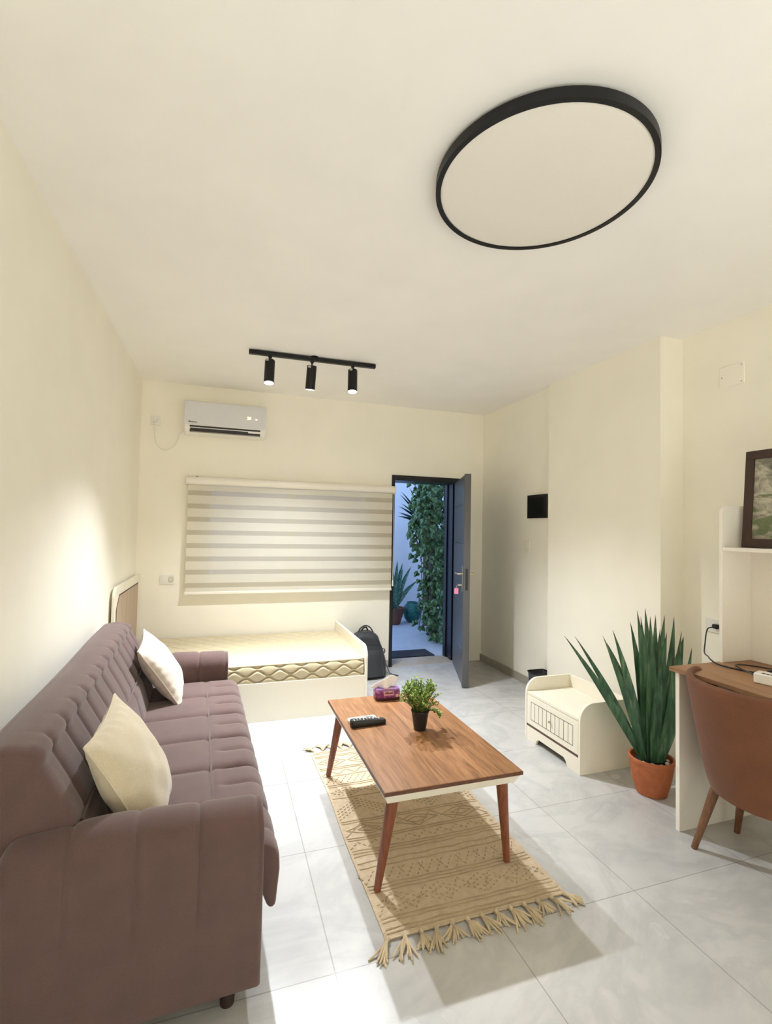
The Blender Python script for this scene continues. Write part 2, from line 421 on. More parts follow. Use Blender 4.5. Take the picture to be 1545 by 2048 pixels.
so.build('socket_insert', simple('grey_insert', '#d8d3c6', .4, nstr=0), sk2, bevel=.001)
MB().tube([(.03+.018*math.cos(a), -.0135, .018*math.sin(a)) for a in [i*PI/10 for i in range(20)]], .0018, 6, closed=True).build('socket_ring', simple('grey_ring', '#aaa497', .4, nstr=0), sk2)

# ------------------------------------------------------------------ right wall fittings
ep = thing('electrical_panel', 'black square electrical panel on the wall right of the door', 'panel', (XR, 3.865, 1.693), 0)
MB().box(-.022, 0, -.145, .145, -.11, .11).build('cover', M['blackp'], ep, bevel=.003, smooth=0)
MB().box(-.026, -.022, -.12, .12, -.085, .085).build('panel_door', simple('black_panel_door', '#101413', .3, nstr=0), ep, bevel=.002, smooth=0)
sw = thing('light_switch', 'small white light switch below the black electrical panel', 'switch', (XR, 4.03, 1.326))
MB().prism(rrect(-.042, .042, -.045, .045, .008), 'x', -.009, 0).build('face_plate', M['cream'], sw, bevel=.002)
MB().prism(rrect(-.028, .028, -.03, .03, .004), 'x', -.013, -.009).build('rocker', M['cream'], sw, bevel=.001)
cp = thing('cover_plate', 'blank cream cover plate high on the wall above the desk', 'cover plate', (XD, 2.12, 2.43))
MB().prism(rrect(-.075, .075, -.065, .065, .006), 'x', -.010, 0).build('plate', M['wall'], cp, bevel=.002)
for yy, zz in ((-.06, .05), (-.06, -.05), (.06, .0)):
    MB().lathe([(.004, 0), (.004, .002)], 10).xf(Matrix.Translation((-.0105, yy, zz)) @ Matrix.Rotation(-PI/2, 4, 'Y')).build('screw', M['chrome'], cp)
sk3 = socket('wall_socket', 'white socket with black plug just left of the desk shelf', (XD, 2.235, .89), -PI/2, .13, .085)
MB().prism(rrect(-.004, .036, -.014, .014, .01), 'y', -.032, -.009).build('charger_plug', M['blackp'], sk3, bevel=.003)

# ------------------------------------------------------------------ ceiling ring lamp (off)
rl = thing('ceiling_lamp', 'large round ceiling lamp with thin black rim, switched off', 'ceiling lamp', (1.092, 1.506, H))
MB().lathe([(.33, 0), (.33, -.012), (.3925, -.012), (.3925, -.047), (.374, -.047), (.374, -.036), (.33, -.036)], 96, cap=False).build('rim', M['black'], rl, smooth=30)
MB().lathe([(.372, -.020), (.3735, -.042), (.36, -.0445), (.18, -.0455), (.001, -.0458)], 96).build('diffuser', simple('cream_diffuser', '#e6e2da', .55, nstr=0, var=.005), rl, smooth=50)

# ------------------------------------------------------------------ track spotlights
TY = 3.72
tk = thing('track_spotlight', 'black ceiling track with three cylinder spotlights', 'ceiling light', (.637, TY, H))
ta = math.atan2(-.025, .965)
tk.rotation_euler = (0, 0, ta)
MB().box(-.49, .49, -.017, .017, -.036, -.006).build('rail', M['black'], tk, bevel=.002, smooth=0)
MB().lathe([(.03, 0), (.03, -.008), (.012, -.012)], 24).build('canopy', M['black'], tk)
M['lens'] = emit('lit_lens', '#fffaf0', 14)
heads = [(-.335, .17, .03), (-.018, -.20, .03), (.305, .16, .03)]
spots = []
for x, tilt, roll in heads:
    st = MB().cyl((x, 0, -.036), (x, 0, -.052), .016, .012, 12).cyl((x, 0, -.05), (x, 0, -.075), .006, .006, 10)
    st.build('stem', M['black'], tk)
    MT = Matrix.Translation((x, 0, -.062)) @ Matrix.Rotation(-tilt, 4, 'X') @ Matrix.Rotation(roll, 4, 'Y')
    hd = MB().lathe([(.010, -.006), (.036, -.010), (.0375, -.014), (.0375, -.192), (.034, -.192), (.034, -.183), (.002, -.183)], 32, cap=False).xf(MT).build('spot_head', M['black'], tk, smooth=30)
    MB().lathe([(.0338, -.1835), (.0338, -.191), (.02, -.1922), (.001, -.1925)], 32).xf(MT).build('lens', M['lens'], hd)
    MB().box(-.032, -.012, -.039, -.03, -.030, -.014).xf(MT).build('sticker', simple('silver_label', '#a8a39a', .4, nstr=0), hd)
    spots.append((tk.matrix_basis @ MT))

# ------------------------------------------------------------------ sofa
sofa = thing('sofa', 'mauve brown velvet sofa with channel stitching along the left wall', 'sofa', (-.20, 1.5, 0), math.radians(2.5))
def groove(x, p, off, w=.028):
    d = abs(((x - off + p / 2) % p) - p / 2)
    return math.exp(-(d / w) ** 2 * 1.0)
def sharp(x, p, off, w=.02):
    d = abs(((x - off + p / 2) % p) - p / 2)
    return max(0, 1 - d / (p / 2)) ** (8 if p > .2 else 5)
def dense(poly, step=.012):
    out = []
    n = len(poly)
    for i in range(n):
        a = Vector((*poly[i], 0)); b = Vector((*poly[(i + 1) % n], 0)); k = max(1, int((b - a).length / step))
        for j in range(k):
            p = a.lerp(b, j / k); out.append((p.x, p.y))
    return out
def cushion(name, poly, l0, l1, disp, n=170, rnd=.03, mat=None, step=.014, insk=1.0):
    """closed profile (x,z) swept along y with rounded ends; disp(x,y,z,nx,nz) -> inward push"""
    P = dense(poly, step); k = len(P)
    N = []
    for i in range(k):
        a = Vector(P[i - 1]); b = Vector(P[(i + 1) % k]); d = (b - a).normalized(); N.append((d.y, -d.x))
    area = sum(P[i][0] * P[(i+1) % k][1] - P[(i+1) % k][0] * P[i][1] for i in range(k))
    if area < 0: N = [(-a, -b) for a, b in N]
    mb = MB(); ys = []
    for i in range(7): ys.append((l0 + rnd * (1 - math.cos(i / 6 * PI / 2)), rnd * (1 - math.sin(i / 6 * PI / 2))))
    for i in range(1, n): ys.append((l0 + rnd + (l1 - l0 - 2 * rnd) * i / n, 0))
    for i in range(7): ys.append((l1 - rnd * (1 - math.sin(i / 6 * PI / 2)), rnd * (1 - math.cos(i / 6 * PI / 2))))
    vs = []; fs = []
    for y, ins in ys:
        for (x, z), (nx, nz) in zip(P, N):
            d = ins * insk + disp(x, y, z, nx, nz) * (1 - sm(ins, 0, rnd * .6))
            vs.append((x - nx * d, y, z - nz * d))
    m = len(ys)
    for j in range(m - 1):
        for i in range(k): fs.append((j*k + i, j*k + (i+1) % k, (j+1)*k + (i+1) % k, (j+1)*k + i))
    fs.append(tuple(range(k))[::-1]); fs.append(tuple(range((m-1)*k, m*k)))
    mb.add(vs, fs)
    return mb.build(name, mat or M['sofa'], sofa, smooth=75)
# seat
seat_poly = [(-.13, .27), (-.14, .42), (-.10, .442), (.05, .446), (.20, .446), (.32, .445)] + arc(.345, .375, .07, 85, 5, 6) + [(.417, .34), (.409, .26)] + arc(.39, .245, .018, 0, -150, 5) + [(.355, .285), (.30, .285)]
def seat_disp(x, y, z, nx, nz):
    top = sm(nz, .2, .8); fr = sm(nx, .2, .8) * sm(z, .22, .3)
    a = max(top, fr)
    d = 0
    if x < .21:
        d += .016 * sharp(y, .31, .06) * a
    else:
        d += .016 * sharp(y, .31, .06) * a * (1 - .5 * fr)
        d += .013 * sharp(y, .155, .215) * a * sm(x, .225, .28) * (1 - .5 * fr)
    if nz > .5: d += .010 * math.exp(-((x - .21) / .011) ** 2)
    return d
cushion('seat', seat_poly, .11, 1.90, seat_disp, 260, .035, insk=.36)
MB().tube([(.214, .15, .4375), (.214, 1.0, .4375), (.214, 1.87, .4375)], .0045, 8).build('seat_piping', M['sofa'], sofa)
# backrest
back_poly = [(-.40, .14), (-.105, .14), (-.085, .40), (-.13, .56), (-.20, .70), (-.245, .78)] + arc(-.285, .785, .045, 20, 90, 6) + [(-.33, .838), (-.37, .832)] + arc(-.38, .80, .03, 80, 170, 4)
def back_disp(x, y, z, nx, nz):
    f = sm(nx, .1, .6) * sm(z, .36, .44)
    d = 0
    if z > .60: d += .013 * sharp(y, .155, .06) * f * (.6 + .4*sm(.84 - z, 0, .06))
    else: d += .011 * sharp(y, .31, .06) * f
    if nx > .3: d += .010 * math.exp(-((z - .60) / .010) ** 2)
    d += .003 * sharp(y, .155, .06) * sm(nz, .3, .9) * sm(x, -.30, -.26)
    d += -.004 * math.sin(y * 5.1) * sm(nz, .3, .9)
    return d
cushion('backrest', back_poly, .09, 2.02, back_disp, 280, .04, insk=.5)
MB().tube([(-.153, .13, .602), (-.153, 1.0, .602), (-.153, 1.98, .602)], .0045, 8).build('back_piping', M['sofa'], sofa)
# arms
def arm(l0, sgn):
    nx, npf = 150, 46
    x0, x1 = -.33, .346
    prof = [(0, .10), (-.006, .28), (-.012, .42), (-.012, .52)] + [( .078 + .09*math.cos(math.radians(a)), .535 + .088*math.sin(math.radians(a))) for a in range(175, -1, -12)] + [(.168, .51), (.160, .42), (.150, .28), (.15, .10)]
    P = prof
    # resample
    L = [0]
    for a, b in zip(P, P[1:]): L.append(L[-1] + math.dist(a, b))
    def at(s):
        s *= L[-1]
        for i in range(len(P) - 1):
            if s <= L[i+1] + 1e-9:
                t = (s - L[i]) / (L[i+1] - L[i]); return (P[i][0] + (P[i+1][0]-P[i][0])*t, P[i][1] + (P[i+1][1]-P[i][1])*t)
        return P[-1]
    mb = MB(); vs = []; fs = []
    xs = []
    for i in range(6): xs.append((x0 + .05*(1-math.cos(i/5*PI/2)), .05*(1-math.sin(i/5*PI/2))))
    for i in range(1, nx): xs.append((x0 + .05 + (x1-.014 - x0-.05)*i/nx, 0))
    for i in range(5): xs.append((x1-.014 + .014*math.sin(i/4*PI/2), .012*(1-math.cos(i/4*PI/2))))
    for x, ins in xs:
        for j in range(npf):
            a, z = at(j/(npf-1))
            ca, cz = .075, min(z, .50)
            d = math.hypot(a-ca, z-cz); kk = 1 - (ins + (.009*sharp(x, .165, .165)**1.9 if z > .34 else 0)) / max(d, .02)
            zz = cz + (z-cz)*kk
            zz += -.022*sm(-.02-x, 0, .36)*sm(z, .4, .6) - .014*sm(x, -.1, .33)*sm(z, .45, .62)
            aa = ca + (a-ca)*kk
            if sgn < 0: aa = .16 - aa
            vs.append((x, l0 + aa, zz))
    m = len(xs)
    for i in range(m-1):
        for j in range(npf-1): fs.append((i*npf+j, i*npf+j+1, (i+1)*npf+j+1, (i+1)*npf+j))
        fs.append((i*npf+npf-1, i*npf, (i+1)*npf, (i+1)*npf+npf-1))
    fs.append(tuple(range(npf))[::-1]); fs.append(tuple(range((m-1)*npf, m*npf)))
    mb.add(vs, fs)
    o = mb.build('armrest', M['sofa'], sofa, smooth=70)
    pp = []
    for j in range(npf):
        a, z = at(j/(npf-1)); cz = min(z, .50); kk = 1 - .010/max(math.hypot(a-.075, z-cz), .02)
        a = .075 + (a-.075)*kk; z = cz + (z-cz)*kk
        zz = z - .014*sm(z, .45, .62); aa = a if sgn > 0 else .16 - a
        pp.append((x1-.008, l0+aa, zz))
    MB().tube(pp, .0042, 6).build('arm_piping', M['sofa'], o)
arm(0, 1); arm(1.90, -1)
MB().box(-.37, .30, .12, 1.94, .10, .275).build('base_frame', M['sofa'], sofa, bevel=.008)
for lx in (-.31, .26):
    for ly in (.09, 1.97):
        MB().cyl((lx, ly, .102), (lx, ly, 0), .028, .021, 20).build('leg', M['sofaleg'], sofa)

# ------------------------------------------------------------------ throw pillows
def pillow(label, mat, c, psi, th, ph, a, half, seed, roll=0):
    rnd = random.Random(seed)
    t = thing('throw_pillow', label, 'pillow', c)
    e = Vector((-math.sin(psi), math.cos(psi), 0)); n0 = Vector((math.cos(psi), math.sin(psi), 0))
    up = math.cos(th) * Vector((0, 0, 1)) - math.sin(th) * n0
    e2 = math.cos(ph) * e + math.sin(ph) * up; u2 = -math.sin(ph) * e + math.cos(ph) * up; n = e2.cross(u2)
    R = Matrix((e2, u2, n)).transposed().to_4x4()
    t.matrix_basis = Matrix.Translation(c) @ R
    N = 44
    def pt(u, v, s):
        x, y = u * 2 - 1, v * 2 - 1
        pinch = .10
        X = x * (1 - pinch * (1 - y * y) * abs(x) ** 2 * .9); Y = y * (1 - pinch * (1 - x * x) * abs(y) ** 2 * .9)
        w = max(0, (1 - x * x)) ** .55 * max(0, (1 - y * y)) ** .55
        wr = .004 * math.sin(9 * x + seed) * math.sin(7 * y + 2 * seed) * w
        ed = math.exp(-((1 - abs(x)) / .16) ** 2) * .006 * math.sin(y * 26 + seed) + math.exp(-((1 - abs(y)) / .16) ** 2) * .006 * math.sin(x * 23 + seed)
        return (X * a / 2, Y * a / 2, s * (half * w + .003) + wr + ed * w ** .5)
    mb = MB()
    mb.grid(lambda u, v: pt(u, v, 1), N, N)
    mb.grid(lambda u, v: pt(u, v, -1), N, N)
    mb.build('cover', mat, t, smooth=80)
    loop = []
    for k in range(4 * (N - 1)):
        q, r = divmod(k, N - 1); r /= (N - 1)
        u, v = [(r, 0), (1, r), (1 - r, 1), (0, 1 - r)][q]
        p = pt(u, v, 0); loop.append(p)
    MB().tube(loop, .0045, 6, closed=True).build('piping', mat, t)
    return t
pillow('pale blush pillow leaning in the far corner of the sofa by the armrest', M['pil1'], Vector((-.318, 3.17, .612)), 0, .58, .12, .41, .075, 1)
pillow('cream velvet pillow leaning on the near end of the sofa backrest', M['pil2'], Vector((-.262, 1.845, .632)), -.03, .50, .06, .41, .08, 2)

# ------------------------------------------------------------------ bed and mattress
bed = thing('single_bed', 'white single bed frame with low footboard under the window', 'bed', (.2, 4.33, 0))
def bw(x): return x - .2
def by(y): return y - 4.33
BF, BB = 3.767, 4.882
MB().box(bw(-.699), bw(1.108), by(BF), by(BF+.02), 0, .287).build('side_rail', M['cream'], bed, bevel=.002, smooth=0)
MB().box(bw(-.699), bw(1.108), by(BB-.02), by(BB), 0, .287).build('side_rail', M['cream'], bed, bevel=.002, smooth=0)
fp = [(by(BF-.004), 0), (by(BB), 0), (by(BB), .515)] + arc(by(BF+.086), .425, .09, 90, 180, 10)
MB().prism(fp, 'x', bw(1.108), bw(1.132)).build('footboard', M['cream'], bed, bevel=.002, smooth=30)
MB().box(bw(-.699), bw(1.108), by(BF+.02), by(BB-.02), .22, .25).build('slat_base', M['cream'], bed, smooth=0)
hp = [(by(3.835), 0), (by(BB), 0), (by(BB), 1.003)] + [(by(3.925), 1.003)] + arc(by(3.915), .923, .08, 100, 180, 10)
hb = MB().prism(hp, 'x', bw(-.718), bw(-.70)).build('headboard', M['cream'], bed, bevel=.002, smooth=30)
ip = [(by(3.905), .30), (by(BB-.07), .30), (by(BB-.07), .93), (by(4.0), .93), (by(3.905), .84)]
MB().prism([(by(3.897), .292), (by(BB-.062), .292), (by(BB-.062), .938), (by(3.997), .938), (by(3.897), .843)], 'x', bw(-.7005), bw(-.698)).build('panel_border', M['groove'], hb, smooth=0)
MB().prism(ip, 'x', bw(-.700), bw(-.696)).build('wood_panel', M['headwood'], hb, smooth=0)
# mattress
MX0, MX1, MY0, MY1, MZ0, MZ1 = -.63, 1.10, BF+.024, BB-.024, .252, .428
mt = thing('mattress', 'bare ivory quilted mattress lying on the white bed', 'mattress', (.235, 4.32, MZ0))
cx, cy = (MX0 + MX1) / 2, (MY0 + MY1) / 2
hx, hy = (MX1 - MX0) / 2, (MY1 - MY0) / 2
def quilt(x, y):
    p = .155
    a = abs(((x + y) / p) % 1 - .5) * 2; b = abs(((x - y) / p) % 1 - .5) * 2
    g = max(max(0, 1 - (1 - a) / .16), max(0, 1 - (1 - b) / .16))
    return -.012 * g ** 1.3
def mtop(u, v):
    x = (u * 2 - 1) * hx; y = (v * 2 - 1) * hy
    e = min(hx - abs(x), hy - abs(y))
    return (x, y, MZ1 - MZ0 + quilt(x, y) * sm(e, 0, .03) - .012 * (1 - sm(e, 0, .035)))
mm = MB().grid(mtop, 260, 150)
mm.build('quilted_top', M['matt'], mt, smooth=80)
def side(p0, p1, nrm, L):
    def fn(u, v):
        s = u * L; h = v
        p = .13
        w = .17 * math.sin(2 * PI * s / p)
        d = 0
        for k in range(0, 4):
            yy = k / 3 + (.11 if k % 2 else -.11) * math.cos(2 * PI * s / .165)
            d = max(d, math.exp(-((h - yy) / .045) ** 2))
        bulge = .012 * (1 - (2 * h - 1) ** 4)
        o = bulge + .006 - .016 * d
        P = Vector(p0).lerp(Vector(p1), u) + Vector(nrm) * o
        return (P.x, P.y, .006 + (MZ1 - MZ0 - .018 - .006) * h)
    return MB().grid(fn, int(L / .006), 40)
sd = side((-hx, -hy, 0), (hx, -hy, 0), (0, -1, 0), 2 * hx)
s2 = side((hx, -hy, 0), (hx, hy, 0), (1, 0, 0), 2 * hy); sd.add(s2.v, s2.f)
s2 = side((hx, hy, 0), (-hx, hy, 0), (0, 1, 0), 2 * hx); sd.add(s2.v, s2.f)
s2 = side((-hx, hy, 0), (-hx, -hy, 0), (-1, 0, 0), 2 * hy); sd.add(s2.v, s2.f)
sd.box(-hx, hx, -hy, hy, 0, .006)
sd.build('quilted_border', M['matt'], mt, smooth=80)
for zz in (.010, MZ1 - MZ0 - .014):
    MB().tube([(x, y, zz) for x, y in rrect(-hx-.003, hx+.003, -hy-.003, hy+.003, .03)], .006, 8, closed=True).build('edge_piping', M['matt'], mt)

# ------------------------------------------------------------------ coffee table
TZ = .445
tb = thing('coffee_table', 'wooden top coffee table with splayed legs on the beige rug', 'table', (.924, 2.315, 0))
hw, hl = .307, .525
MB().box(-hw, hw, -hl, hl, TZ-.016, TZ).build('tabletop', [M['tablewood']], tb, bevel=.002, smooth=0)
eb = MB()
for (x0, x1, y0, y1) in ((-hw-.0012, -hw, -hl-.0012, hl+.0012), (hw, hw+.0012, -hl-.0012, hl+.0012), (-hw, hw, -hl-.0012, -hl), (-hw, hw, hl, hl+.0012)):
    eb.box(x0, x1, y0, y1, TZ-.0165, TZ-.0025)
eb.build('edge_banding', M['tableedge'], tb, smooth=0)
ap = MB()
a, b, c, d = hw-.004, hl-.004, hw-.022, hl-.030
zt_, zb2 = TZ-.0165, TZ-.060
ap.add([(-a,-b,zt_),(a,-b,zt_),(a,b,zt_),(-a,b,zt_),(-c,-d,zb2),(c,-d,zb2),(c,d,zb2),(-c,d,zb2)],
       [(0,1,2,3),(7,6,5,4),(0,4,5,1),(1,5,6,2),(2,6,7,3),(3,7,4,0)])
ap.build('apron', M['cream'], tb, bevel=.002, smooth=0)
for sx in (-1, 1):
    for sy in (-1, 1):
        MB().cyl((sx*.248, sy*.455, zb2+.001), (sx*.297, sy*.425 if sy < 0 else sy*.520, .0135), .0255, .0145, 20).build('leg', M['legwood'], tb)

# ------------------------------------------------------------------ rug
rug = thing('woven_rug', 'long beige woven rug with raised geometric pattern and fringe', 'rug', (.965, 2.415, 0))
rx, ry = .382, .75
def rz_(x, y): return .006 + .0012 * math.sin(x * 9 + y * 4) + .0008 * math.sin(y * 23)
t = NT('rug_weave'); v = t.coord()
wv = t.node('ShaderNodeTexWave', wave_type='BANDS', bands_direction='Y'); wv.inputs['Scale'].default_value = 55; wv.inputs['Distortion'].default_value = 1.2; wv.inputs['Detail'].default_value = 2
t.link(v, wv.inputs['Vector'])
nf = t.noise(v, 40, 4)
c1 = t.ramp(nf, [(.25, lin('#c4af92')), (.55, lin('#d4c0a4')), (.8, lin('#dccbb2'))])
c2 = t.ramp(wv.outputs['Fac'], [(.1, (.86, .85, .84, 1)), (.7, (1, 1, 1, 1))])
t.link(t.mix(1.0, c1, c2, 'MULTIPLY'), t.b.inputs['Base Color']); t.set(Roughness=.95); t.bump(wv.outputs['Fac'], .5, .004)
M['rug'] = t.m
M['rugline'] = fabric('rug_raised_yarn', '#ab9676', 200, .95, .1, .2, .4)
rb = MB()
def rtop(u, v):
    x = (u*2-1)*rx; y = (v*2-1)*ry
    x2 = x + .004*math.sin(y*7)
    return (x2, y, rz_(x, y))
rb.grid(rtop, 40, 90); rb.grid(lambda u, v: (rtop(u, v)[0], rtop(u, v)[1], .0005), 40, 90)
per = [(i/39, 0) for i in range(40)] + [(1, j/89) for j in range(1, 90)] + [(1-i/39, 1) for i in range(1, 40)] + [(0, 1-j/89) for j in range(1, 89)]
A = [rtop(u, w) for u, w in per]; Bq = [(p[0], p[1], .0005) for p in A]; n = len(A)
rb.add(A + Bq, [(i, (i+1) % n, n+(i+1) % n, n+i) for i in range(n)])
rb.build('rug_body', M['rug'], rug, smooth=60)
pat = MB(); rr = random.Random(3)
def dash(x0, y0, x1, y1, w=.0032, gap=0, wob=.002):
    L = math.hypot(x1-x0, y1-y0)
    if L < 1e-4: return
    step = .012; k = max(1, int(L/step))
    if gap:
        for i in range(k):
            if i % 2: continue
            t0, t1 = i/k, (i+.95)/k
            seg([(x0+(x1-x0)*t0, y0+(y1-y0)*t0), (x0+(x1-x0)*t1, y0+(y1-y0)*t1)], w)
    else:
        k = max(2, int(L/.03))
        seg([(x0+(x1-x0)*i/k, y0+(y1-y0)*i/k + wob*math.sin(i*1.3+x0*5+y0*17)) for i in range(k+1)], w)
def seg(P, w):
    P = [p for p in P]
    pts = [(x + .004*math.sin(y*7), y, rz_(x, y) + .0010) for x, y in P]
    pat.tube(pts, w, 6, flat=.6)
X0, X1 = -rx + .012, rx - .012
def line(y, **k): dash(X0, y, X1, y, **k)
def zig(yc, amp, period, **k):
    n = int(round((X1 - X0) / (period / 2))); xs = [X0 + (X1 - X0) * i / n for i in range(n + 1)]
    for i in range(n): dash(xs[i], yc + (amp if i % 2 else -amp), xs[i+1], yc + (-amp if i % 2 else amp), **k)
def diamonds(yc, a, period, inner=True, **k):
    n = max(1, int((X1 - X0) / period)); p = (X1 - X0) / n
    for i in range(n):
        cx_ = X0 + p * (i + .5)
        for s in ((1, .5) if inner else (1,)):
            ax, ay = p / 2 * .92 * s, a * s
            Q = [(cx_-ax, yc), (cx_, yc+ay), (cx_+ax, yc), (cx_, yc-ay)]
            for q in range(4): dash(*Q[q], *Q[(q+1) % 4], **k)
def slants(y0, y1, pitch, sl, **k):
    x = X0
    while x < X1 - .03:
        dash(x, y0, min(X1, x + sl), y1, **k); x += pitch
y = -ry + .02
line(y); line(y+.018); line(y+.05); line(y+.068)
diamonds(y+.135, .05, .15, gap=1); zig(y+.135, .052, .15, gap=1)
line(y+.20); line(y+.218); line(y+.236)
slants(y+.25, y+.33, .045, .06, gap=1, w=.003); slants(y+.25, y+.33, .09, -.02, gap=1, w=.003)
line(y+.345); line(y+.38, wob=.004); line(y+.425, wob=.004); line(y+.445); line(y+.463)
zig(y+.50, .02, .08, gap=1); line(y+.535); line(y+.552)
diamonds(y+.615, .045, .19); zig(y+.615, .05, .19)
line(y+.675); line(y+.692)
zig(y+.76, .05, .26, gap=1); zig(y+.785, .05, .26, gap=1); zig(y+.81, .05, .26, gap=1); zig(y+.835, .05, .26, gap=1)
line(y+.905); diamonds(y+.965, .045, .16, gap=1); line(y+1.025); line(y+1.043)
slants(y+1.06, y+1.13, .04, .05, gap=1); line(y+1.145); zig(y+1.185, .025, .1); line(y+1.225); line(y+1.243)
diamonds(y+1.315, .055, .17); line(y+1.385); line(y+1.403); line(y+1.44); line(y+1.458)
pat.build('raised_pattern', M['rugline'], rug, smooth=60)
M['tassel'] = fabric('rug_fringe_yarn', '#c7b596', 200, .95, .1, .15, .4)
def tassel(x, y, dx, dy, L, seed):
    q = random.Random(seed); mb = MB(); z0 = .006
    mb.tube([(x, y, z0), (x+dx*.1, y+dy*.1, z0+.006), (x+dx*.22, y+dy*.22, z0+.003)], [.006, .010, .007], 8)
    for i in range(9):
        a = q.uniform(-.55, .55); l = L * q.uniform(.75, 1.1); cs, sn = math.cos(a), math.sin(a)
        ux, uy = dx*cs - dy*sn, dx*sn + dy*cs; nn = math.hypot(dx, dy); ux /= nn; uy /= nn
        c_ = q.uniform(-.03, .03)
        P = []
        for j in range(6):
            s = j/5; P.append((x + dx*.15 + ux*l*s - uy*c_*s*s, y + dy*.15 + uy*l*s + ux*c_*s*s, .0035 + .010*math.sin(PI*min(1, s*1.1))*(.4+q.random()*.6) + .003*(i % 3)))
        mb.tube(P, [.0045, .005, .0048, .0044, .004, .003], 6)
    mb.build('tassel', M['tassel'], rug, smooth=60)
nT = 13
for i in range(nT):
    x = -rx + .015 + (2*rx-.03)*i/(nT-1)
    sp = (i/(nT-1) - .5)
    d = Vector((sp*.05 + rr.uniform(-.02, .02) + (.04 if i == nT-1 else 0) - (.035 if i == 0 else 0), -.09 - (.0 if i not in (0, nT-1) else -.02)))
    tassel(x, -ry, d.x, d.y, rr.uniform(.065, .10), i)
for i in range(nT):
    x = -rx + .015 + (2*rx-.03)*i/(nT-1)
    tassel(x, ry, rr.uniform(-.03, .03) - (.05 if i == 0 else 0), .08, rr.uniform(.05, .085), 50+i)
MB().box(-rx, rx, -ry-.004, -ry+.012, .0045, .0085).build('end_hem', M['rug'], rug, bevel=.002)

# ------------------------------------------------------------------ items on the coffee table
# tissue pack
tp = thing('tissue_pack', 'purple tissue pack with a white tissue on the coffee table', 'tissues', (.957, 2.778, TZ), math.radians(-4))
def tpak():
    t = NT('purple_wrapper'); v = t.coord(); tc = t.node('ShaderNodeTexCoord'); sx = t.node('ShaderNodeSeparateXYZ'); t.link(tc.outputs['Object'], sx.inputs[0])
    f = t.noise(v, 14, 3, .5, 2.5)
    c1 = t.ramp(f, [(.35, lin('#6a2560')), (.5, lin('#8b3f7c')), (.65, lin('#b97fae'))])
    mr = t.node('ShaderNodeMapRange'); mr.inputs['From Min'].default_value = .012; mr.inputs['From Max'].default_value = .024; t.link(sx.outputs['Z'], mr.inputs['Value'])
    c2 = t.mix(mr.outputs[0], lin('#3c1522'), c1)
    mr2 = t.node('ShaderNodeMapRange'); mr2.inputs['From Min'].default_value = .054; mr2.inputs['From Max'].default_value = .062; t.link(sx.outputs['Z'], mr2.inputs['Value'])
    t.link(t.mix(mr2.outputs[0], c2, lin('#9a6fb0')), t.b.inputs['Base Color']); t.set(Roughness=.3); t.bump(f, .2, .004); return t.m
pk = MB()
def pkf(u, v):
    a = u * 2 * PI; w = .078; d = .045
    n = 5
    cx_ = math.copysign(abs(math.cos(a)) ** (2/n), math.cos(a)); cy_ = math.copysign(abs(math.sin(a)) ** (2/n), math.sin(a))
    z = v * .066; s = 1 - .10 * max(0, (v - .55)/.45) ** 2 - .03 * (1 - v)
    return (w*cx_*s, d*cy_*s, z)
pk.grid(pkf, 64, 14, cu=True)
top = [pkf(i/64, 1) for i in range(64)]; bot = [pkf(i/64, 0) for i in range(64)]
pk.add(top, [tuple(range(64))]); pk.add(bot, [tuple(range(64))[::-1]])
pk.build('wrapper', tpak(), tp, smooth=50)
M['pinklab'] = simple('pink_label', '#e0a9b6', .4, nstr=0)
lb = MB().box(-.028, .030, -.0462, -.0447, .031, .056).build('label_patch', M['pinklab'], tp, smooth=0)
text_obj('brand_lettering', 'Albusd', .017, simple('label_print', '#43182b', .5, nstr=0), lb, Matrix.Translation((.001, -.0464, .0445)) @ RX, bold=.0008)
MB().lathe([(.009, 0), (.009, .0008)], 20).xf(Matrix.Translation((.052, -.0446, .028)) @ RX).build('seal_mark', M['pinklab'], tp)
MB().grid(lambda u, v: (-.03 + .05*u + .004, -.036 + .014*v, .0668), 4, 3).build('peel_tab', simple('peach_label', '#f0c3b4', .4, nstr=0), tp)
tis = MB()
def tf(u, v):
    x = -.105 + .175*u; s = math.sin(PI*u)
    zt2 = .066 + v*(.022 + .046*sm(u, .0, .75)*(1-.35*sm(u, .8, 1))) - .022*(1-sm(u, 0, .25))*(1-v)*0
    if u < .25: zt2 += -.006*(1-u/.25)
    return (x*(1 - .25*(1-v)), -.010 + .016*math.sin(u*9) * (1-.4*v) - .024*v*(1-u) + .01*v, zt2)
tis.grid(tf, 30, 10)
def tf2(u, v):
    p = tf(u, v); return (p[0]*.9 + .006, p[1] + .016 + .012*math.sin(u*7+1), .066 + (p[2]-.066)*.8)
tis.grid(tf2, 30, 10)
to = tis.build('tissue', simple('white_tissue', '#fcfcfb', .9, nstr=0), tp, smooth=80)
sl = to.modifiers.new('solid', 'SOLIDIFY'); sl.thickness = .0012
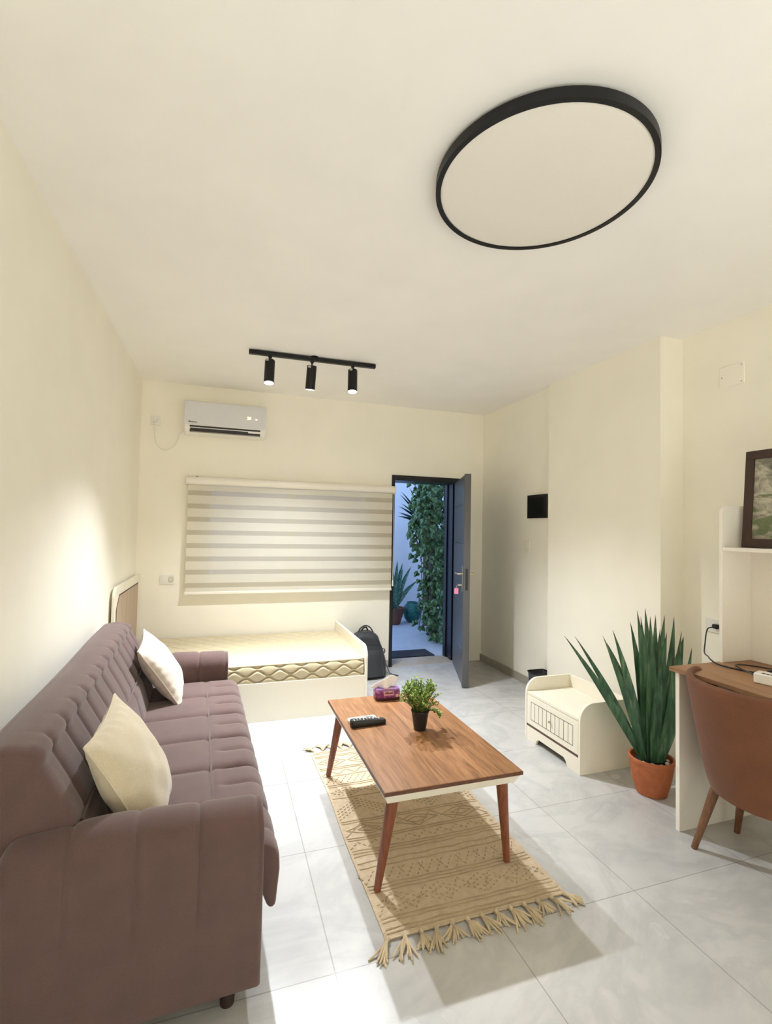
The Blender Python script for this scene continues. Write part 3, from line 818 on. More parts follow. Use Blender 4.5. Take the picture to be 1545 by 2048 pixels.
# remotes
def remote(name, label, loc, rz, w, l, h, body, taper):
    t = thing(name, label, 'remote control', loc, rz)
    P = rrect(-l/2, l/2, -w/2, w/2, .012)
    P = [(x, y * (1 - taper * sm(x, 0, l/2))) for x, y in P]
    P0 = [(x*.97, y*.9) for x, y in P]
    n = len(P); mb = MB()
    zt = lambda x: h * (1 - .35 * sm(x, l*.15, l/2) * (1 if taper else 0))
    Z = [P0, P, P, [(x*.97, y*.88) for x, y in P]]
    zs = [lambda x: 0.0, lambda x: .004, lambda x: zt(x) - .004, zt]
    vs = [(x, y, zs[k](x)) for k in range(4) for x, y in Z[k]]
    fs = [(k*n+i, k*n+(i+1) % n, (k+1)*n+(i+1) % n, (k+1)*n+i) for k in range(3) for i in range(n)] + [tuple(range(n))[::-1], tuple(range(3*n, 4*n))]
    mb.add(vs, fs); mb.build('casing', body, t, smooth=45)
    return t, zt
M['rbut'] = simple('grey_button', '#8c8d8c', .5, nstr=0); M['rbut2'] = simple('light_button', '#c9c9c4', .5, nstr=0)
r1, zt1 = remote('remote_control', 'black television remote lying on the coffee table edge', (.738, 2.425, TZ), math.radians(2), .044, .188, .036, M['blackp'], .25)
for i in range(9):
    for j in range(3):
        x = -.078 + i*.0165; yy = (-.0115 + j*.0115)
        MB().cyl((x, yy, zt1(x)-.001), (x, yy, zt1(x)+.0022), .0042, .0038, 12).build('button', M['rbut'] if (i+j) % 3 else M['rbut2'], r1)
r2, zt2 = remote('remote_control', 'white air conditioner remote lying behind the black remote', (.722, 2.482, TZ), math.radians(3), .045, .155, .018, M['whitep'], 0)
MB().prism(rrect(.012, .058, -.015, .015, .003, 3), 'z', zt2(0)-.0005, zt2(0)+.0008).build('display', simple('grey_display', '#8d918c', .15, nstr=0), r2)
for x, w_ in ((-.006, .010), (-.028, .008), (-.045, .008), (-.062, .006)):
    for yy in (-.011, .011):
        MB().prism(rrect(x-w_/2, x+w_/2, yy-.006, yy+.006, .002, 3), 'z', zt2(0)-.0005, zt2(0)+.0015).build('button', M['rbut2'], r2)
# small potted plant
pp = thing('potted_plant', 'small leafy green plant in a black pot on the coffee table', 'plant', (.975, 2.305, TZ))
MB().lathe([(.030, 0), (.031, .004), (.0435, .088), (.046, .09), (.046, .098), (.042, .098), (.040, .085), (.002, .083)], 36, cap=False).build('pot', M['blackp'], pp, smooth=35)
MB().lathe([(.0405, .080), (.03, .088), (.001, .09)], 24).build('soil', M['soil'], pp)
def leafmat(name, a, b, c):
    t = NT(name); oi = t.n.new('ShaderNodeNewGeometry'); v = t.coord()
    f = t.noise(v, 38, 2)
    t.link(t.ramp(f, [(.3, lin(a)), (.5, lin(b)), (.7, lin(c))]), t.b.inputs['Base Color']); t.set(Roughness=.5)
    t.b.inputs['Subsurface Weight'].default_value = 0
    return t.m
M['leaf1'] = leafmat('bright_small_leaf', '#4c6a2a', '#7f9c40', '#bccb68')
stems = MB(); lv = MB(); q = random.Random(11)
def small_leaf(p, d, up, L, W):
    d = d.normalized(); s = d.cross(up).normalized(); n = s.cross(d)
    pts = [p, p + d*L*.3 + s*W*.42 + n*L*.05, p + d*L*.7 + s*W*.45 + n*L*.1, p + d*L + n*L*.02, p + d*L*.7 - s*W*.45 + n*L*.1, p + d*L*.3 - s*W*.42 + n*L*.05, p + d*L*.5 - n*L*.04]
    lv.add(pts, [(0, 1, 6), (1, 2, 6), (2, 3, 6), (3, 4, 6), (4, 5, 6), (5, 0, 6)])
for k in range(95):
    az = q.uniform(0, 2*PI); el = q.uniform(.0, 1.0)
    spread = (q.random() ** .6)
    base = Vector((.028*math.cos(az)*spread, .028*math.sin(az)*spread, .088))
    out = .022 + .085*spread; hgt = .145*math.sqrt(max(0, 1 - (spread*.93)**2)) * q.uniform(.75, 1.05) + .012
    tip = Vector((out*math.cos(az)*1.0, out*math.sin(az), .09 + hgt))
    if k in (3, 17, 33, 52, 60): tip = Vector((.105 + .01*q.random(), -.02 + .03*q.random(), .05 + .03*q.random())); base = Vector((.03, -.01, .088))
    mid = base.lerp(tip, .5) + Vector((0, 0, .03))
    P = [((1-t_)**2)*base + 2*(1-t_)*t_*mid + t_*t_*tip for t_ in [i/7 for i in range(8)]]
    stems.tube(P, [.0014]*8, 5)
    for i in range(2, 8):
        dr = (P[i] - P[i-1]).normalized()
        for m_ in range(2 if i < 7 else 3):
            a2 = q.uniform(0, 2*PI); pr_ = Vector((math.cos(a2), math.sin(a2), q.uniform(-.2, .7)))
            small_leaf(P[i], (dr*.5 + pr_), Vector((q.uniform(-.3, .3), q.uniform(-.3, .3), 1)), q.uniform(.011, .019), q.uniform(.008, .012))
stems.build('stems', simple('green_stem', '#5a6a2c', .6, nstr=0), pp)
lv.build('foliage', M['leaf1'], pp, smooth=0)

# ------------------------------------------------------------------ nightstand
ns = thing('nightstand', 'low white nightstand with a grooved drawer and rounded sides by the wall', 'nightstand', (2.262, 2.71, 0))
nx0, nx1, nyh = -.192, .195, .280
sp = [(nx0+.0, 0), (nx1, 0), (nx1, .42)] + arc(nx0+.10, .32, .10, 90, 180, 12)
for s in (-1, 1):
    a, b = (s*nyh, s*(nyh-.018))
    MB().prism(sp, 'y', min(a, b), max(a, b)).build('side_panel', M['cream'], ns, bevel=.0015, smooth=30)
yi = nyh - .0185
MB().box(nx0+.004, nx1-.02, -yi, yi, .313, .331).build('top_shelf', M['cream'], ns, bevel=.0015, smooth=0)
MB().box(nx1-.018, nx1, -yi, yi, .05, .418).build('back_panel', M['cream'], ns, bevel=.0015, smooth=0)
dr = MB().box(nx0+.002, nx0+.022, -yi+.003, yi-.003, .112, .310).build('drawer', M['cream'], ns, bevel=.0012, smooth=0)
gl = MB(); gx0, gx1 = nx0+.0012, nx0+.0032
gy, gz0, gz1 = .212, .150, .270
for k in range(11):
    yy = -gy + 2*gy*k/10
    gl.box(gx0, gx1, yy-.0014, yy+.0014, gz0, gz1)
gl.box(gx0, gx1, -gy-.0014, gy+.0014, gz0-.0014, gz0+.0014); gl.box(gx0, gx1, -gy-.0014, gy+.0014, gz1-.0014, gz1+.0014)
gl.build('groove_lines', M['groove'], dr, smooth=0)
MB().lathe([(.004, 0), (.004, .006), (.008, .010), (.008, .016), (.004, .019)], 16).xf(Matrix.Translation((nx0+.002, 0, .213)) @ Matrix.Rotation(-PI/2, 4, 'Y')).build('knob', M['brass'], dr)
MB().box(nx0+.003, nx1-.02, -yi, yi, .0965, .1115).build('bottom_board', simple('brown_board_edge', '#5a4236', .5, nstr=0), ns, smooth=0)
pl = [(-yi, 0), (-yi+.10, 0), (-yi+.115, .03), (-yi+.135, .043), (yi-.135, .043), (yi-.115, .03), (yi-.10, 0), (yi, 0), (yi, .096), (-yi, .096)]
MB().prism(pl, 'x', nx0+.002, nx0+.020).build('plinth', M['cream'], ns, bevel=.001, smooth=0)

# ------------------------------------------------------------------ agave floor plant
fp_ = thing('floor_plant', 'tall spiky green artificial agave in a terracotta pot beside the desk', 'plant', (2.335, 2.165, 0))
MB().lathe([(.070, 0), (.080, .004), (.098, .07), (.112, .145), (.115, .178), (.120, .181), (.120, .198), (.112, .202), (.106, .198), (.104, .17), (.002, .165)], 48, cap=False).build('pot', M['terra'], fp_, smooth=40)
sb = MB()
sb.lathe([(.1055, .165), (.07, .178), (.001, .182)], 32); sb.build('soil', M['soil'], fp_)
M['peb'] = simple('white_pebble', '#d6d2c8', .5, nstr=0, var=.2, nscale=20)
for px_, py_, R_ in ((-.055, -.058, .013), (-.015, -.082, .010), (.038, -.070, .012), (-.078, -.02, .010), (.07, -.045, .010)):
    MB().lathe([(R_*.1, -R_*.6), (R_*.8, -R_*.4), (R_, 0), (R_*.75, R_*.45), (R_*.1, R_*.65)], 10, (px_, py_, .184)).build('pebble', M['peb'], fp_)
t = NT('agave_leaf'); tc = t.node('ShaderNodeTexCoord'); v = t.coord((1, 1, .15))
f = t.noise(v, 40, 4)
c1 = t.ramp(f, [(.3, lin('#26432f')), (.52, lin('#3f6347')), (.75, lin('#74936f'))])
sx = t.node('ShaderNodeSeparateXYZ'); t.link(tc.outputs['UV'], sx.inputs[0])
tipr = t.ramp(sx.outputs['Y'], [(.90, (0, 0, 0)), (.985, (1, 1, 1))])
t.link(t.mix(tipr, c1, lin('#2b1a17')), t.b.inputs['Base Color']); t.set(Roughness=.42); t.bump(f, .15, .003)
M['agave'] = t.m
def strap(name, base, tip, bend, W, mat, parent, n=18, vee=.35, face=None, wmax=.35):
    """long pointed leaf with a V cross-section, bending away from straight by vector bend"""
    b = Vector(base); tp_ = Vector(tip); mid = b.lerp(tp_, .5) + Vector(bend)
    P = [((1-s)**2)*b + 2*(1-s)*s*mid + s*s*tp_ for s in [i/n for i in range(n+1)]]
    fdir = Vector(face) if face else Vector((-.35, -1, .2))
    mb = MB(); vs = []; uv = []
    for i, p in enumerate(P):
        s = i/n; d = (P[min(i+1, n)] - P[max(i-1, 0)]).normalized()
        side = d.cross(fdir)
        side = side.normalized() if side.length > .05 else d.cross(Vector((0, 0, 1))).normalized()
        nrm = side.cross(d).normalized()
        w = W * (.62 + .38*math.sin(PI*min(1, s/wmax/2))) if s < wmax else W * (1 - ((s - wmax)/(1 - wmax))**1.7)
        w = max(w, .0006)
        for k in range(5):
            a = (k-2)/2
            vs.append(p + side*a*w*.5 + nrm*(abs(a)**1.5*w*vee*.5)); uv.append((k/4, s))
        for k in (3, 2, 1):
            a = (k-2)/2
            vs.append(p + side*a*w*.45 + nrm*(abs(a)**1.5*w*vee*.5 - min(.004, w*.12))); uv.append((k/4, s))
    m = 8; fs = []
    for i in range(n):
        for k in range(m): fs.append((i*m+k, i*m+(k+1) % m, (i+1)*m+(k+1) % m, (i+1)*m+k))
    fs.append(tuple(range(m))[::-1]); fs.append(tuple(range(n*m, n*m+m)))
    mb.add(vs, fs); o = mb.build(name, mat, parent, smooth=60)
    ul = o.data.uv_layers.new(name='UVMap')
    for lp in o.data.loops: ul.data[lp.index].uv = uv[lp.vertex_index]
    return o
PO = Vector((2.335, 2.165, 0))
T = [(1.829, 2.28, .877, .04), (1.934, 2.32, .86, .036), (2.023, 2.2, .884, .04), (2.14, 2.25, .899, .05), (2.318, 2.3, .928, .05),
     (2.247, 2.18, 1.018, .058), (2.30, 2.14, .99, .058), (2.348, 2.22, 1.022, .06), (2.514, 2.3, .962, .055), (2.474, 2.2, .98, .06), (2.605, 2.25, .958, .055),
     (2.645, 2.22, .845, .05), (2.724, 2.3, .855, .045), (2.60, 2.13, .80, .05), (2.44, 2.08, .84, .06), (2.40, 2.12, .90, .06), (2.36, 2.05, .78, .062),
     (2.55, 2.30, .88, .05), (2.44, 2.34, .95, .05), (2.28, 2.05, .76, .055), (2.50, 2.10, .87, .055), (2.20, 2.36, .80, .045), (2.66, 2.30, .90, .045)]
q = random.Random(9)
for i, (x, y_, z, w) in enumerate(T):
    tip = Vector((x, y_, z)) - PO
    r = .045; dv = Vector((tip.x, tip.y, 0)); L = dv.length
    dv = dv.normalized() if L > .01 else Vector((1, 0, 0))
    base = Vector((dv.x*min(r, .02+L*.12), dv.y*min(r, .02+L*.12), .17))
    bend = dv * (-.02 - .10*L) + Vector((0, 0, .02 + .10*L))
    if x > 2.55 or (x > 2.35 and z < .85): bend = dv * (.06) + Vector((0, 0, .0))
    if x < 2.2: bend = dv*(-.03) + Vector((0, 0, .015))
    strap('leaf', base, tip, bend, w*1.12, M['agave'], fp_)

# ------------------------------------------------------------------ desk with shelf unit
desk = thing('desk', 'white desk with brown wooden top and raised shelf against the right wall', 'desk', (2.42, 1.25, 0))
def dk(x, y): return x - 2.42, y - 1.25
DXF, DXB, DYF, DYN = 2.143, 2.72, 1.875, .62
MB().box(DXF-2.42, DXB-2.42, DYN-1.25, DYF-1.25+.006, .772, .793).build('desktop', M['deskwood'], desk, bevel=.002, smooth=0)
MB().box(2.163-2.42, DXB-2.42-.02, 1.84-1.25, 1.862-1.25, 0, .7715).build('side_panel', M['white'], desk, bevel=.0015, smooth=0)
MB().box(2.163-2.42, DXB-2.42-.02, DYN-1.25+.012, DYN-1.25+.034, 0, .7715).build('side_panel', M['white'], desk, bevel=.0015, smooth=0)
MB().box(DXB-2.42-.04, DXB-2.42-.022, DYN-1.25+.035, 1.839-1.25, .35, .7715).build('modesty_panel', M['white'], desk, smooth=0)
hx0, hx1 = 2.478-2.42, 2.70-2.42
hpz = [(hx0, .7935), (hx1, .7935), (hx1, 1.612)] + arc(hx0+.05, 1.562, .05, 90, 180, 10)
hyA = 1.855-1.25
for ys in ((hyA, hyA+.018), (DYN-1.25+.012, DYN-1.25+.030)):
    MB().prism(hpz, 'y', *ys).build('shelf_side', M['white'], desk, bevel=.0015, smooth=30)
MB().box(hx0+.002, hx1-.013, DYN-1.25+.0305, hyA-.0005, 1.372, 1.391).build('shelf', M['white'], desk, bevel=.0015, smooth=0)
MB().box(hx1-.012, hx1, DYN-1.25+.0305, hyA-.0005, .7935, 1.60).build('back_panel', M['white'], desk, smooth=0)

# picture on the shelf
pfm = thing('picture_frame', 'dark brown framed landscape picture leaning on the desk shelf', 'picture', (2.60, 1.48, 1.3925))
t = NT('landscape_print'); v = t.coord((1, 1, 1.4), rot=(0, .35, 0))
f1 = t.noise(v, 9, 6, .65, .8); f2 = t.noise(v, 40, 4, .7); f3 = t.noise(v, 5, 4, .6, 1.4)
c1 = t.ramp(f1, [(.3, lin('#4c4a40')), (.45, lin('#8f8a7b')), (.6, lin('#c9c3b2')), (.75, lin('#b3ab9a'))])
c2 = t.ramp(f2, [(.3, (.55, .55, .53, 1)), (.7, (1.0, 1.0, .98, 1))])
gm = t.ramp(f3, [(.52, (0, 0, 0)), (.6, (1, 1, 1))])
cg = t.mix(gm, c1, lin('#6f7855'))
t.link(t.mix(.8, cg, c2, 'MULTIPLY'), t.b.inputs['Base Color']); t.set(Roughness=.35); M['print'] = t.m
M['dframe'] = simple('dark_brown_frame', '#3b2720', .5, nscale=30, nstr=.03)
PW, PH, FWd = .70, .505, .045
mb = MB()
for y0_, y1_, z0_, z1_ in ((-PW/2, PW/2, 0, FWd), (-PW/2, PW/2, PH-FWd, PH), (-PW/2, -PW/2+FWd, FWd, PH-FWd), (PW/2-FWd, PW/2, FWd, PH-FWd)):
    mb.box(-.012, .012, y0_, y1_, z0_, z1_)
lean = math.radians(4.5)
mb.build('frame', M['dframe'], pfm, bevel=.002, smooth=0, rot=(0, lean, 0), loc=(-.005, 0, .001))
MB().box(-.004, .008, -PW/2+FWd, PW/2-FWd, FWd, PH-FWd).build('picture', M['print'], pfm, smooth=0, rot=(0, lean, 0), loc=(-.005, 0, .001))

# white box and cable on the desk
bx = thing('label_box', 'small white box with dark printed label on the desk', 'box', (2.345, 1.50, .7935), math.radians(-72))
MB().box(-.085, .085, -.035, .035, 0, .045).build('carton', M['whitep'], bx, bevel=.005)
lbk = MB()
for k, (x0_, w_) in enumerate(((-.058, .014), (-.041, .012), (-.026, .016), (-.008, .013))):
    lbk.box(x0_, x0_+w_, -.026, -.006, .0448, .0456)
    lbk.box(x0_+.002, x0_+w_-.001, -.020, -.012, .0450, .0458)
lbk.build('printed_marks', simple('dark_olive_print', '#5b553f', .5, nstr=0), bx, smooth=0)
cab = catmull([(2.897, 2.205, .885), (2.86, 2.215, .89), (2.80, 2.24, .86), (2.765, 2.20, .80), (2.73, 2.15, .80), (2.70, 2.05, .805), (2.66, 1.99, .80), (2.735, 1.91, .80)], 6)
cab2 = catmull([(2.897, 2.215, .885), (2.86, 2.235, .875), (2.80, 2.205, .80), (2.70, 2.13, .765), (2.60, 2.03, .775), (2.44, 1.89, .803), (2.405, 1.82, .7985), (2.42, 1.72, .7975), (2.46, 1.64, .7975), (2.45, 1.56, .798), (2.47, 1.46, .798), (2.44, 1.36, .798)], 6)
cb = thing('power_cable', 'black power cable running from the socket onto the desk top', 'cable', (2.45, 1.6, .7935))
def sh(P): return [Vector(p) - Vector((2.45, 1.6, .7935)) for p in P]
MB().tube(sh(cab2), .0038, 8).build('cable', M['blackp'], cb)
c3 = catmull([(2.44, 1.36, .798), (2.55, 1.50, .798), (2.60, 1.64, .798), (2.55, 1.76, .7985), (2.47, 1.78, .803), (2.42, 1.72, .804), (2.40, 1.62, .7985), (2.385, 1.56, .798)], 6)
MB().tube(sh(c3), .0034, 8).build('cable_loop', M['blackp'], cb)
c4 = catmull([(2.56, 1.40, .80), (2.53, 1.52, .803), (2.50, 1.62, .806), (2.53, 1.66, .802), (2.58, 1.56, .8), (2.57, 1.42, .80)], 6)
MB().tube(sh(c4), .0034, 8).build('cable_loop', M['blackp'], cb)

# ------------------------------------------------------------------ chair
ch = thing('tub_chair', 'brown suede tub chair with wooden legs pushed under the desk', 'chair', (2.29, 1.515, 0))
def shell(u, v, off=0):
    a = math.radians(180 + (u - .5) * 250)     # centred on -x
    topz = .798 - .17 * sm(abs(u - .5), .30, .5)
    z = .31 + (topz - .31) * v
    rxx = .200 + .105 * v ** .8 - off; ryy = .218 + .090 * v ** .8 - off
    return (rxx * math.cos(a), ryy * math.sin(a), z)
mb = MB()
NU, NV = 64, 16
outer = [[shell(i/(NU-1), j/(NV-1)) for i in range(NU)] for j in range(NV)]
inner = [[shell(i/(NU-1), j/(NV-1), .035) for i in range(NU)] for j in range(NV)]
rows = outer + [[tuple((Vector(outer[-1][i])*(1-s) + Vector(inner[-1][i])*s) + Vector((0, 0, .014*math.sin(PI*s)))) for i in range(NU)] for s in (.2, .4, .6, .8)] + inner[::-1]
vs = [p for r in rows for p in r]; fs = []
for j in range(len(rows)-1):
    for i in range(NU-1): fs.append((j*NU+i, j*NU+i+1, (j+1)*NU+i+1, (j+1)*NU+i))
for i0 in (0, NU-1): fs.append(tuple(j*NU+i0 for j in range(len(rows))))
mb.add([tuple(p) for p in vs], fs); mb.build('backrest', M['leather'], ch, smooth=60)
MB().lathe([(.01, .285), (.15, .288), (.196, .312), (.205, .33), (.20, .34), (.01, .345)], 48).xf(Matrix.Scale(1.08, 4, (0, 1, 0))).build('seat_base', M['leather'], ch, smooth=50)
MB().lathe([(.01, .345), (.19, .345), (.212, .37), (.212, .42), (.19, .45), (.10, .46), (.01, .462)], 48).xf(Matrix.Translation((.015, 0, 0)) @ Matrix.Scale(1.05, 4, (0, 1, 0))).build('seat_cushion', M['leather'], ch, smooth=50)
for bx_, by_, ex, ey in ((-.085, .165, -.172, .212), (-.085, -.165, -.172, -.212), (.09, .165, .145, .24), (.09, -.165, .145, -.24)):
    MB().cyl((bx_, by_, .300), (ex, ey, 0), .022, .013, 18).build('leg', M['chairlegwood'], ch)

# ------------------------------------------------------------------ backpack
bp = thing('backpack', 'black backpack standing on the floor between the bed and the door', 'backpack', (1.385, 4.67, 0))
def bpf(u, v):
    a = u*2*PI; n = 4.5
    c = math.copysign(abs(math.cos(a))**(2/n), math.cos(a)); s_ = math.copysign(abs(math.sin(a))**(2/n), math.sin(a))
    z = .006 + v*.425
    wx = (.195 - .075*sm(v, .3, 1)) * (1 - .55*max(0, (v-.86)/.14)**2); wy = (.125 - .045*v) * (1 - .5*max(0, (v-.88)/.12)**2)
    if v < .04: wx *= .96; wy *= .95
    return (wx*c, wy*s_ + .05*v + .004*math.sin(z*40 + a*3), z)
M['nylon'] = fabric('black_nylon', '#24272c', 320, .6, .2, .15, .15)
mb = MB().grid(bpf, 72, 30, cu=True)
mb.add([bpf(i/72, 1) for i in range(72)], [tuple(range(72))]); mb.add([bpf(i/72, 0) for i in range(72)], [tuple(range(72))[::-1]])
mb.build('body', M['nylon'], bp, smooth=60)
def pkt(u, v):
    a = PI + u*PI
    z = .03 + v*.23
    wx = .15 - .012*v; d = .048*(1 - .5*v) * (1 - .6*max(0, (v-.8)/.2)**2)
    return (wx*math.cos(a), -.118 + .05*v*.6 + d*math.sin(a)*1.0 + .02*v, z)
mb = MB().grid(pkt, 30, 14); mb.add([pkt(i/29, 1) for i in range(30)], [tuple(range(30))]); mb.add([pkt(i/29, 0) for i in range(30)], [tuple(range(30))[::-1]])
mb.build('front_pocket', M['nylon'], bp, smooth=60)
MB().tube(catmull([(-.075, .045, .415), (-.05, .04, .462), (.0, .035, .486), (.05, .04, .462), (.085, .045, .41)], 6), .013, 8, flat=.5).build('carry_handle', M['nylon'], bp)
MB().tube(catmull([(-.04, .06, .425), (-.015, .065, .455), (.015, .065, .462), (.03, .06, .43)], 6), .008, 8).build('hanging_loop', M['nylon'], bp)
MB().tube(catmull([(.175, .02, .25), (.20, .03, .245), (.205, .03, .215), (.185, .03, .19)], 6), .008, 8, flat=.5).build('side_buckle', M['nylon'], bp)
MB().tube(catmull([(.17, .03, .115), (.205, .02, .11), (.225, .0, .07), (.235, -.03, .03), (.255, -.05, .012), (.275, -.065, .010), (.305, -.10, .008)], 6), .011, 8, flat=.4).build('loose_strap', M['nylon'], bp)
MB().tube([bpf(.5 + .5*(i/40), .72 - .3*abs(i/20-1)**3) for i in range(41)], .003, 6).build('zipper', M['blackp'], bp)

# ------------------------------------------------------------------ black wire bin behind the nightstand
bn = thing('wire_bin', 'black metal bin with a thin rim behind the white nightstand', 'bin', (2.705, 3.70, 0))
rp = rrect(-.085, .085, -.062, .062, .02, 6)
MB().tube([(x, y, .213) for x, y in rp], .006, 8, closed=True).build('rim', M['black'], bn)
mb = MB(); n = len(rp)
mb.add([(x*.8, y*.8, .003) for x, y in rp] + [(x*.98, y*.98, .211) for x, y in rp] + [(x*.96, y*.96, .211) for x, y in rp] + [(x*.78, y*.78, .008) for x, y in rp],
       [tuple(range(n))[::-1]] + [(k*n+i, k*n+(i+1) % n, (k+1)*n+(i+1) % n, (k+1)*n+i) for k in range(3) for i in range(n)] + [tuple(range(3*n, 4*n))])
mb.build('body', simple('dark_grey_mesh', '#55555a', .5, .4, nscale=200, nstr=.1, var=.2), bn, smooth=40)

# ------------------------------------------------------------------ courtyard outside the door
M['ext'] = plaster('white_exterior_render', '#d7dce4', .04)
M['extfl'] = simple('pale_paving', '#bcc3cd', .5, nscale=8, nstr=.03, var=.06)
struct('floor_courtyard', MB().box(-1.5, 5, YB + .29, 9, -.14, -.004), M['extfl'], 'pale paving of the courtyard outside the door', 'floor')
struct('wall_courtyard', MB().box(-1.5, 5, 7.62, 7.8, 0, 2.75), M['ext'], 'pale rendered wall at the far side of the courtyard', 'wall')
struct('wall_courtyard_side', MB().box(3.25, 3.4, YB + .28, 7.62, 0, 2.75), M['ext'], 'pale rendered side wall of the courtyard', 'wall')
tag(MB().box(1.45, 2.375, YB + .31, 5.50, -.004, .010).build('door_mat', simple('dark_coir', '#2c2f36', .95, nscale=180, nstr=.4, var=.2), bevel=.003), 'dark rectangular door mat outside the entrance', 'mat')
M['ivy'] = leafmat('ivy_leaf', '#1f3d22', '#3b6238', '#76925f')
iv = thing('climbing_ivy', 'tall column of hanging green ivy outside the door', 'ivy', (2.665, 5.93, 0))
q = random.Random(21); lf = MB(); stv = MB()
def ivy_leaf(p, d, nrm, L):
    d = d.normalized(); s = d.cross(nrm).normalized(); n = s.cross(d)
    o = [(-.0, 0), (-.12, .30), (.18, .50), (.42, .36), (.62, .26), (1, 0), (.62, -.26), (.42, -.36), (.18, -.50), (-.12, -.30)]
    P = [p + d*a*L + s*b*L - n*abs(b)*L*.25 for a, b in o] + [p + d*.35*L + n*.02]
    lf.add(P, [(i, (i+1) % 10, 10) for i in range(10)])
for k in range(20):
    x0_, y0_ = q.uniform(-.26, .30), q.uniform(-.35, .45)
    top = q.uniform(2.15, 2.45); bot = q.choice([.05, .1, .3, .6, .9]) if x0_ > -.04 else q.uniform(1.1, 1.6)
    P = catmull([(x0_ + q.uniform(-.05, .05), y0_ + q.uniform(-.05, .05), top + (bot-top)*j/6) for j in range(7)], 4)
    stv.tube(P, .006, 5)
    for p in P[::1]:
        for m_ in range(2):
            a = q.uniform(0, 2*PI)
            pos = p + Vector((math.cos(a), math.sin(a), 0))*q.uniform(.01, .09)
            ivy_leaf(pos, Vector((math.cos(a)*.5, math.sin(a)*.5, -q.uniform(.3, 1))), Vector((q.uniform(-.6, .3), -1, q.uniform(.1, .9))), q.uniform(.06, .10))
for k in range(330):
    x_ = q.uniform(-.26, .30); z_ = 2.15 - 2.1*q.random()**.75
    if x_ < -.06 and z_ < 1.15: x_ += .16
    if z_ > 1.5 and x_ > .0 and q.random() < .6: continue
    pos = Vector((x_, q.uniform(-.3, .2), z_)); a = q.uniform(0, 2*PI)
    ivy_leaf(pos, Vector((math.cos(a)*.5, math.sin(a)*.5, -q.uniform(.3, 1))), Vector((q.uniform(-.6, .3), -1, q.uniform(.1, .9))), q.uniform(.06, .11))
stv.tube([(.05, .1, 0), (.03, .1, 1.0), (.06, .12, 2.4)], .05, 10)
stv.build('stems', simple('ivy_stem', '#4b463a', .8, nstr=.2), iv)
lf.build('foliage', M['ivy'], iv, smooth=0)
yu = thing('yucca', 'spiky yucca leaves sticking out behind the ivy', 'plant', (3.00, 6.9, 0))
MB().cyl((0, 0, 0), (-.03, 0, 1.55), .06, .05, 14).build('trunk', simple('yucca_bark', '#5b4a3a', .9, nstr=.4, nscale=30), yu)
M['yucca'] = leafmat('yucca_leaf', '#162b26', '#24423a', '#36594c')
for tx, ty, tz in [(2.438, 6.6, 2.004), (2.439, 6.65, 1.96), (2.442, 6.6, 1.83), (2.419, 6.65, 1.793), (2.398, 6.6, 1.698), (2.407, 6.65, 1.648), (2.587, 6.6, 1.98), (2.62, 6.5, 2.1), (2.8, 6.5, 2.2), (3.0, 6.6, 2.15), (3.15, 6.7, 2.0), (3.2, 6.75, 1.8), (2.7, 6.95, 2.1), (2.95, 7.0, 2.1), (2.9, 6.35, 1.9), (3.05, 6.4, 1.7)]:
    strap('leaf', (-.03, 0, 1.50), Vector((tx, ty, tz)) - Vector((3.00, 6.9, 0)), (0, 0, .05), .05, M['yucca'], yu, face=(0, -1, .3))
og = thing('potted_agave', 'large blue green agave in a brown pot in the courtyard corner', 'plant', (2.545, 7.12, 0))
MB().lathe([(.10, 0), (.15, .18), (.165, .24), (.17, .25), (.15, .25), (.14, .22), (.002, .21)], 32, cap=False).build('pot', simple('brown_pot', '#6a4536', .7, nstr=.1), og, smooth=40)
M['agave2'] = leafmat('blue_agave_leaf', '#28524a', '#4b7d70', '#79a596')
for tx, ty, tz in [(2.562, 7.05, .981), (2.67, 7.1, .942), (2.796, 7.05, .887), (2.93, 7.1, .66), (2.626, 7.0, .75), (2.45, 7.0, .9), (2.35, 7.05, .8), (2.50, 6.95, .8), (2.72, 7.2, .85), (2.25, 7.1, .65), (2.40, 7.25, .9)]:
    strap('leaf', (0, 0, .21), Vector((tx, ty, tz)) - Vector((2.545, 7.12, 0)), ((tx-2.545)*-.15, 0, .06), .085, M['agave2'], og, face=(0, -1, .3))
tpz = thing('round_planter', 'round dark teal planter beside the courtyard agave', 'planter', (2.89, 7.22, 0))
MB().lathe([(.07, 0), (.12, .05), (.148, .14), (.14, .22), (.10, .28), (.085, .29), (.085, .31), (.07, .31), (.066, .28), (.002, .27)], 36, cap=False).build('pot', simple('teal_glaze', '#1f6661', .4, nscale=26, nstr=.3, var=.45), tpz, smooth=50)

# ------------------------------------------------------------------ lights
def spot_light(name, Mx, power, size, blend, rad, col):
    d = bpy.data.lights.new(name, 'SPOT'); d.energy = power; d.spot_size = math.radians(size); d.spot_blend = blend
    d.shadow_soft_size = rad; d.color = col
    o = bpy.data.objects.new(name, d); COL.objects.link(o)
    o.matrix_world = Mx @ Matrix.Translation((0, 0, -.222)); return o
SP = dict(size=108, blend=1.0, rad=.03, col=(.90, .945, 1.0))
for i, (Mx, pw) in enumerate(zip(spots, (124, 60, 98))):
    SP['size'] = (90, 100, 108)[i]
    spot_light('spot_beam', Mx @ Matrix.Rotation((-.16, 0, -.08)[i], 4, 'X') @ Matrix.Rotation((.05, 0, -.16)[i], 4, 'Y'), pw, **SP)
def area(name, loc, target, sx, sy, power, col):
    d = bpy.data.lights.new(name, 'AREA'); d.shape = 'RECTANGLE'; d.size = sx; d.size_y = sy; d.energy = power; d.color = col
    o = bpy.data.objects.new(name, d); COL.objects.link(o); o.location = loc
    o.rotation_euler = (Vector(target) - Vector(loc)).to_track_quat('-Z', 'Y').to_euler(); return o
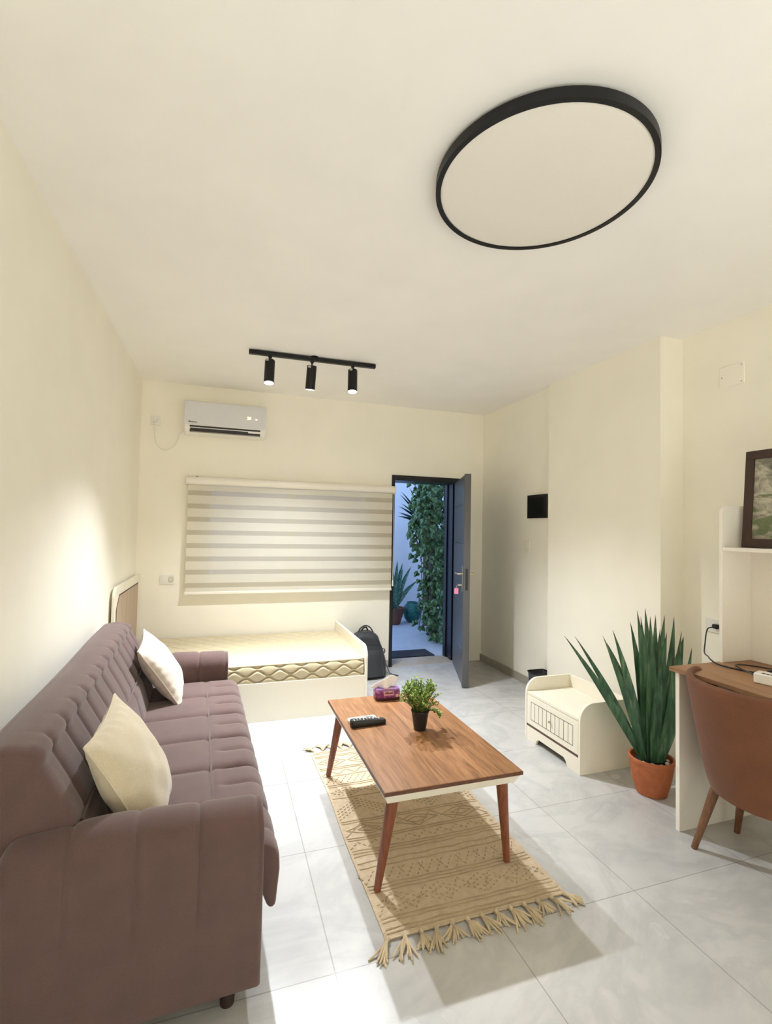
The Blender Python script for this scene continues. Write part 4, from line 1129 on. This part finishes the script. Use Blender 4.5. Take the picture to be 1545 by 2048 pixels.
# added fill spots behind the viewer, without fixtures, brightening ceiling and near floor
for x_ in (.2, 1.1, 2.0):
    spot_light('added_fill_spot', Matrix.Translation((x_, -.95, H - .05)) @ Matrix.Rotation(-.22, 4, 'X'), 235, 84, 1.0, .03, (.90, .945, 1.0))

w = bpy.data.worlds.new('dusk_sky'); scene.world = w; w.use_nodes = True
wn = w.node_tree; bg = wn.nodes['Background']
tc = wn.nodes.new('ShaderNodeTexCoord'); sx = wn.nodes.new('ShaderNodeSeparateXYZ'); rp_ = wn.nodes.new('ShaderNodeValToRGB')
wn.links.new(tc.outputs['Generated'], sx.inputs[0]); wn.links.new(sx.outputs['Z'], rp_.inputs['Fac'])
rp_.color_ramp.elements[0].color = (.50, .68, .98, 1); rp_.color_ramp.elements[1].color = (.34, .50, .88, 1)
wn.links.new(rp_.outputs['Color'], bg.inputs['Color']); bg.inputs['Strength'].default_value = 1.0

# ------------------------------------------------------------------ camera
cd = bpy.data.cameras.new('camera'); cam = bpy.data.objects.new('camera', cd); COL.objects.link(cam)
cd.sensor_fit = 'VERTICAL'; cd.sensor_height = 36; cd.lens = 972.95 * 36 / 2048; cd.clip_start = .02
yaw, pitch, roll = .3233, .0358, .0194
fw = Vector((math.sin(yaw)*math.cos(pitch), math.cos(yaw)*math.cos(pitch), math.sin(pitch)))
r0 = Vector((math.cos(yaw), -math.sin(yaw), 0)); u0 = r0.cross(fw)
r1_ = math.cos(roll)*r0 + math.sin(roll)*u0; u1_ = -math.sin(roll)*r0 + math.cos(roll)*u0
cam.matrix_world = Matrix(((r1_.x, u1_.x, -fw.x, 0), (r1_.y, u1_.y, -fw.y, 0), (r1_.z, u1_.z, -fw.z, 1.45), (0, 0, 0, 1)))
scene.camera = cam
scene.cycles.max_bounces = 16; scene.cycles.diffuse_bounces = 12
vs_ = scene.view_settings
scene.display_settings.display_device = 'sRGB'
vs_.view_transform = 'Standard'; vs_.look = 'None'; vs_.exposure = 1.42; vs_.gamma = 1.0; vs_.use_curve_mapping = False
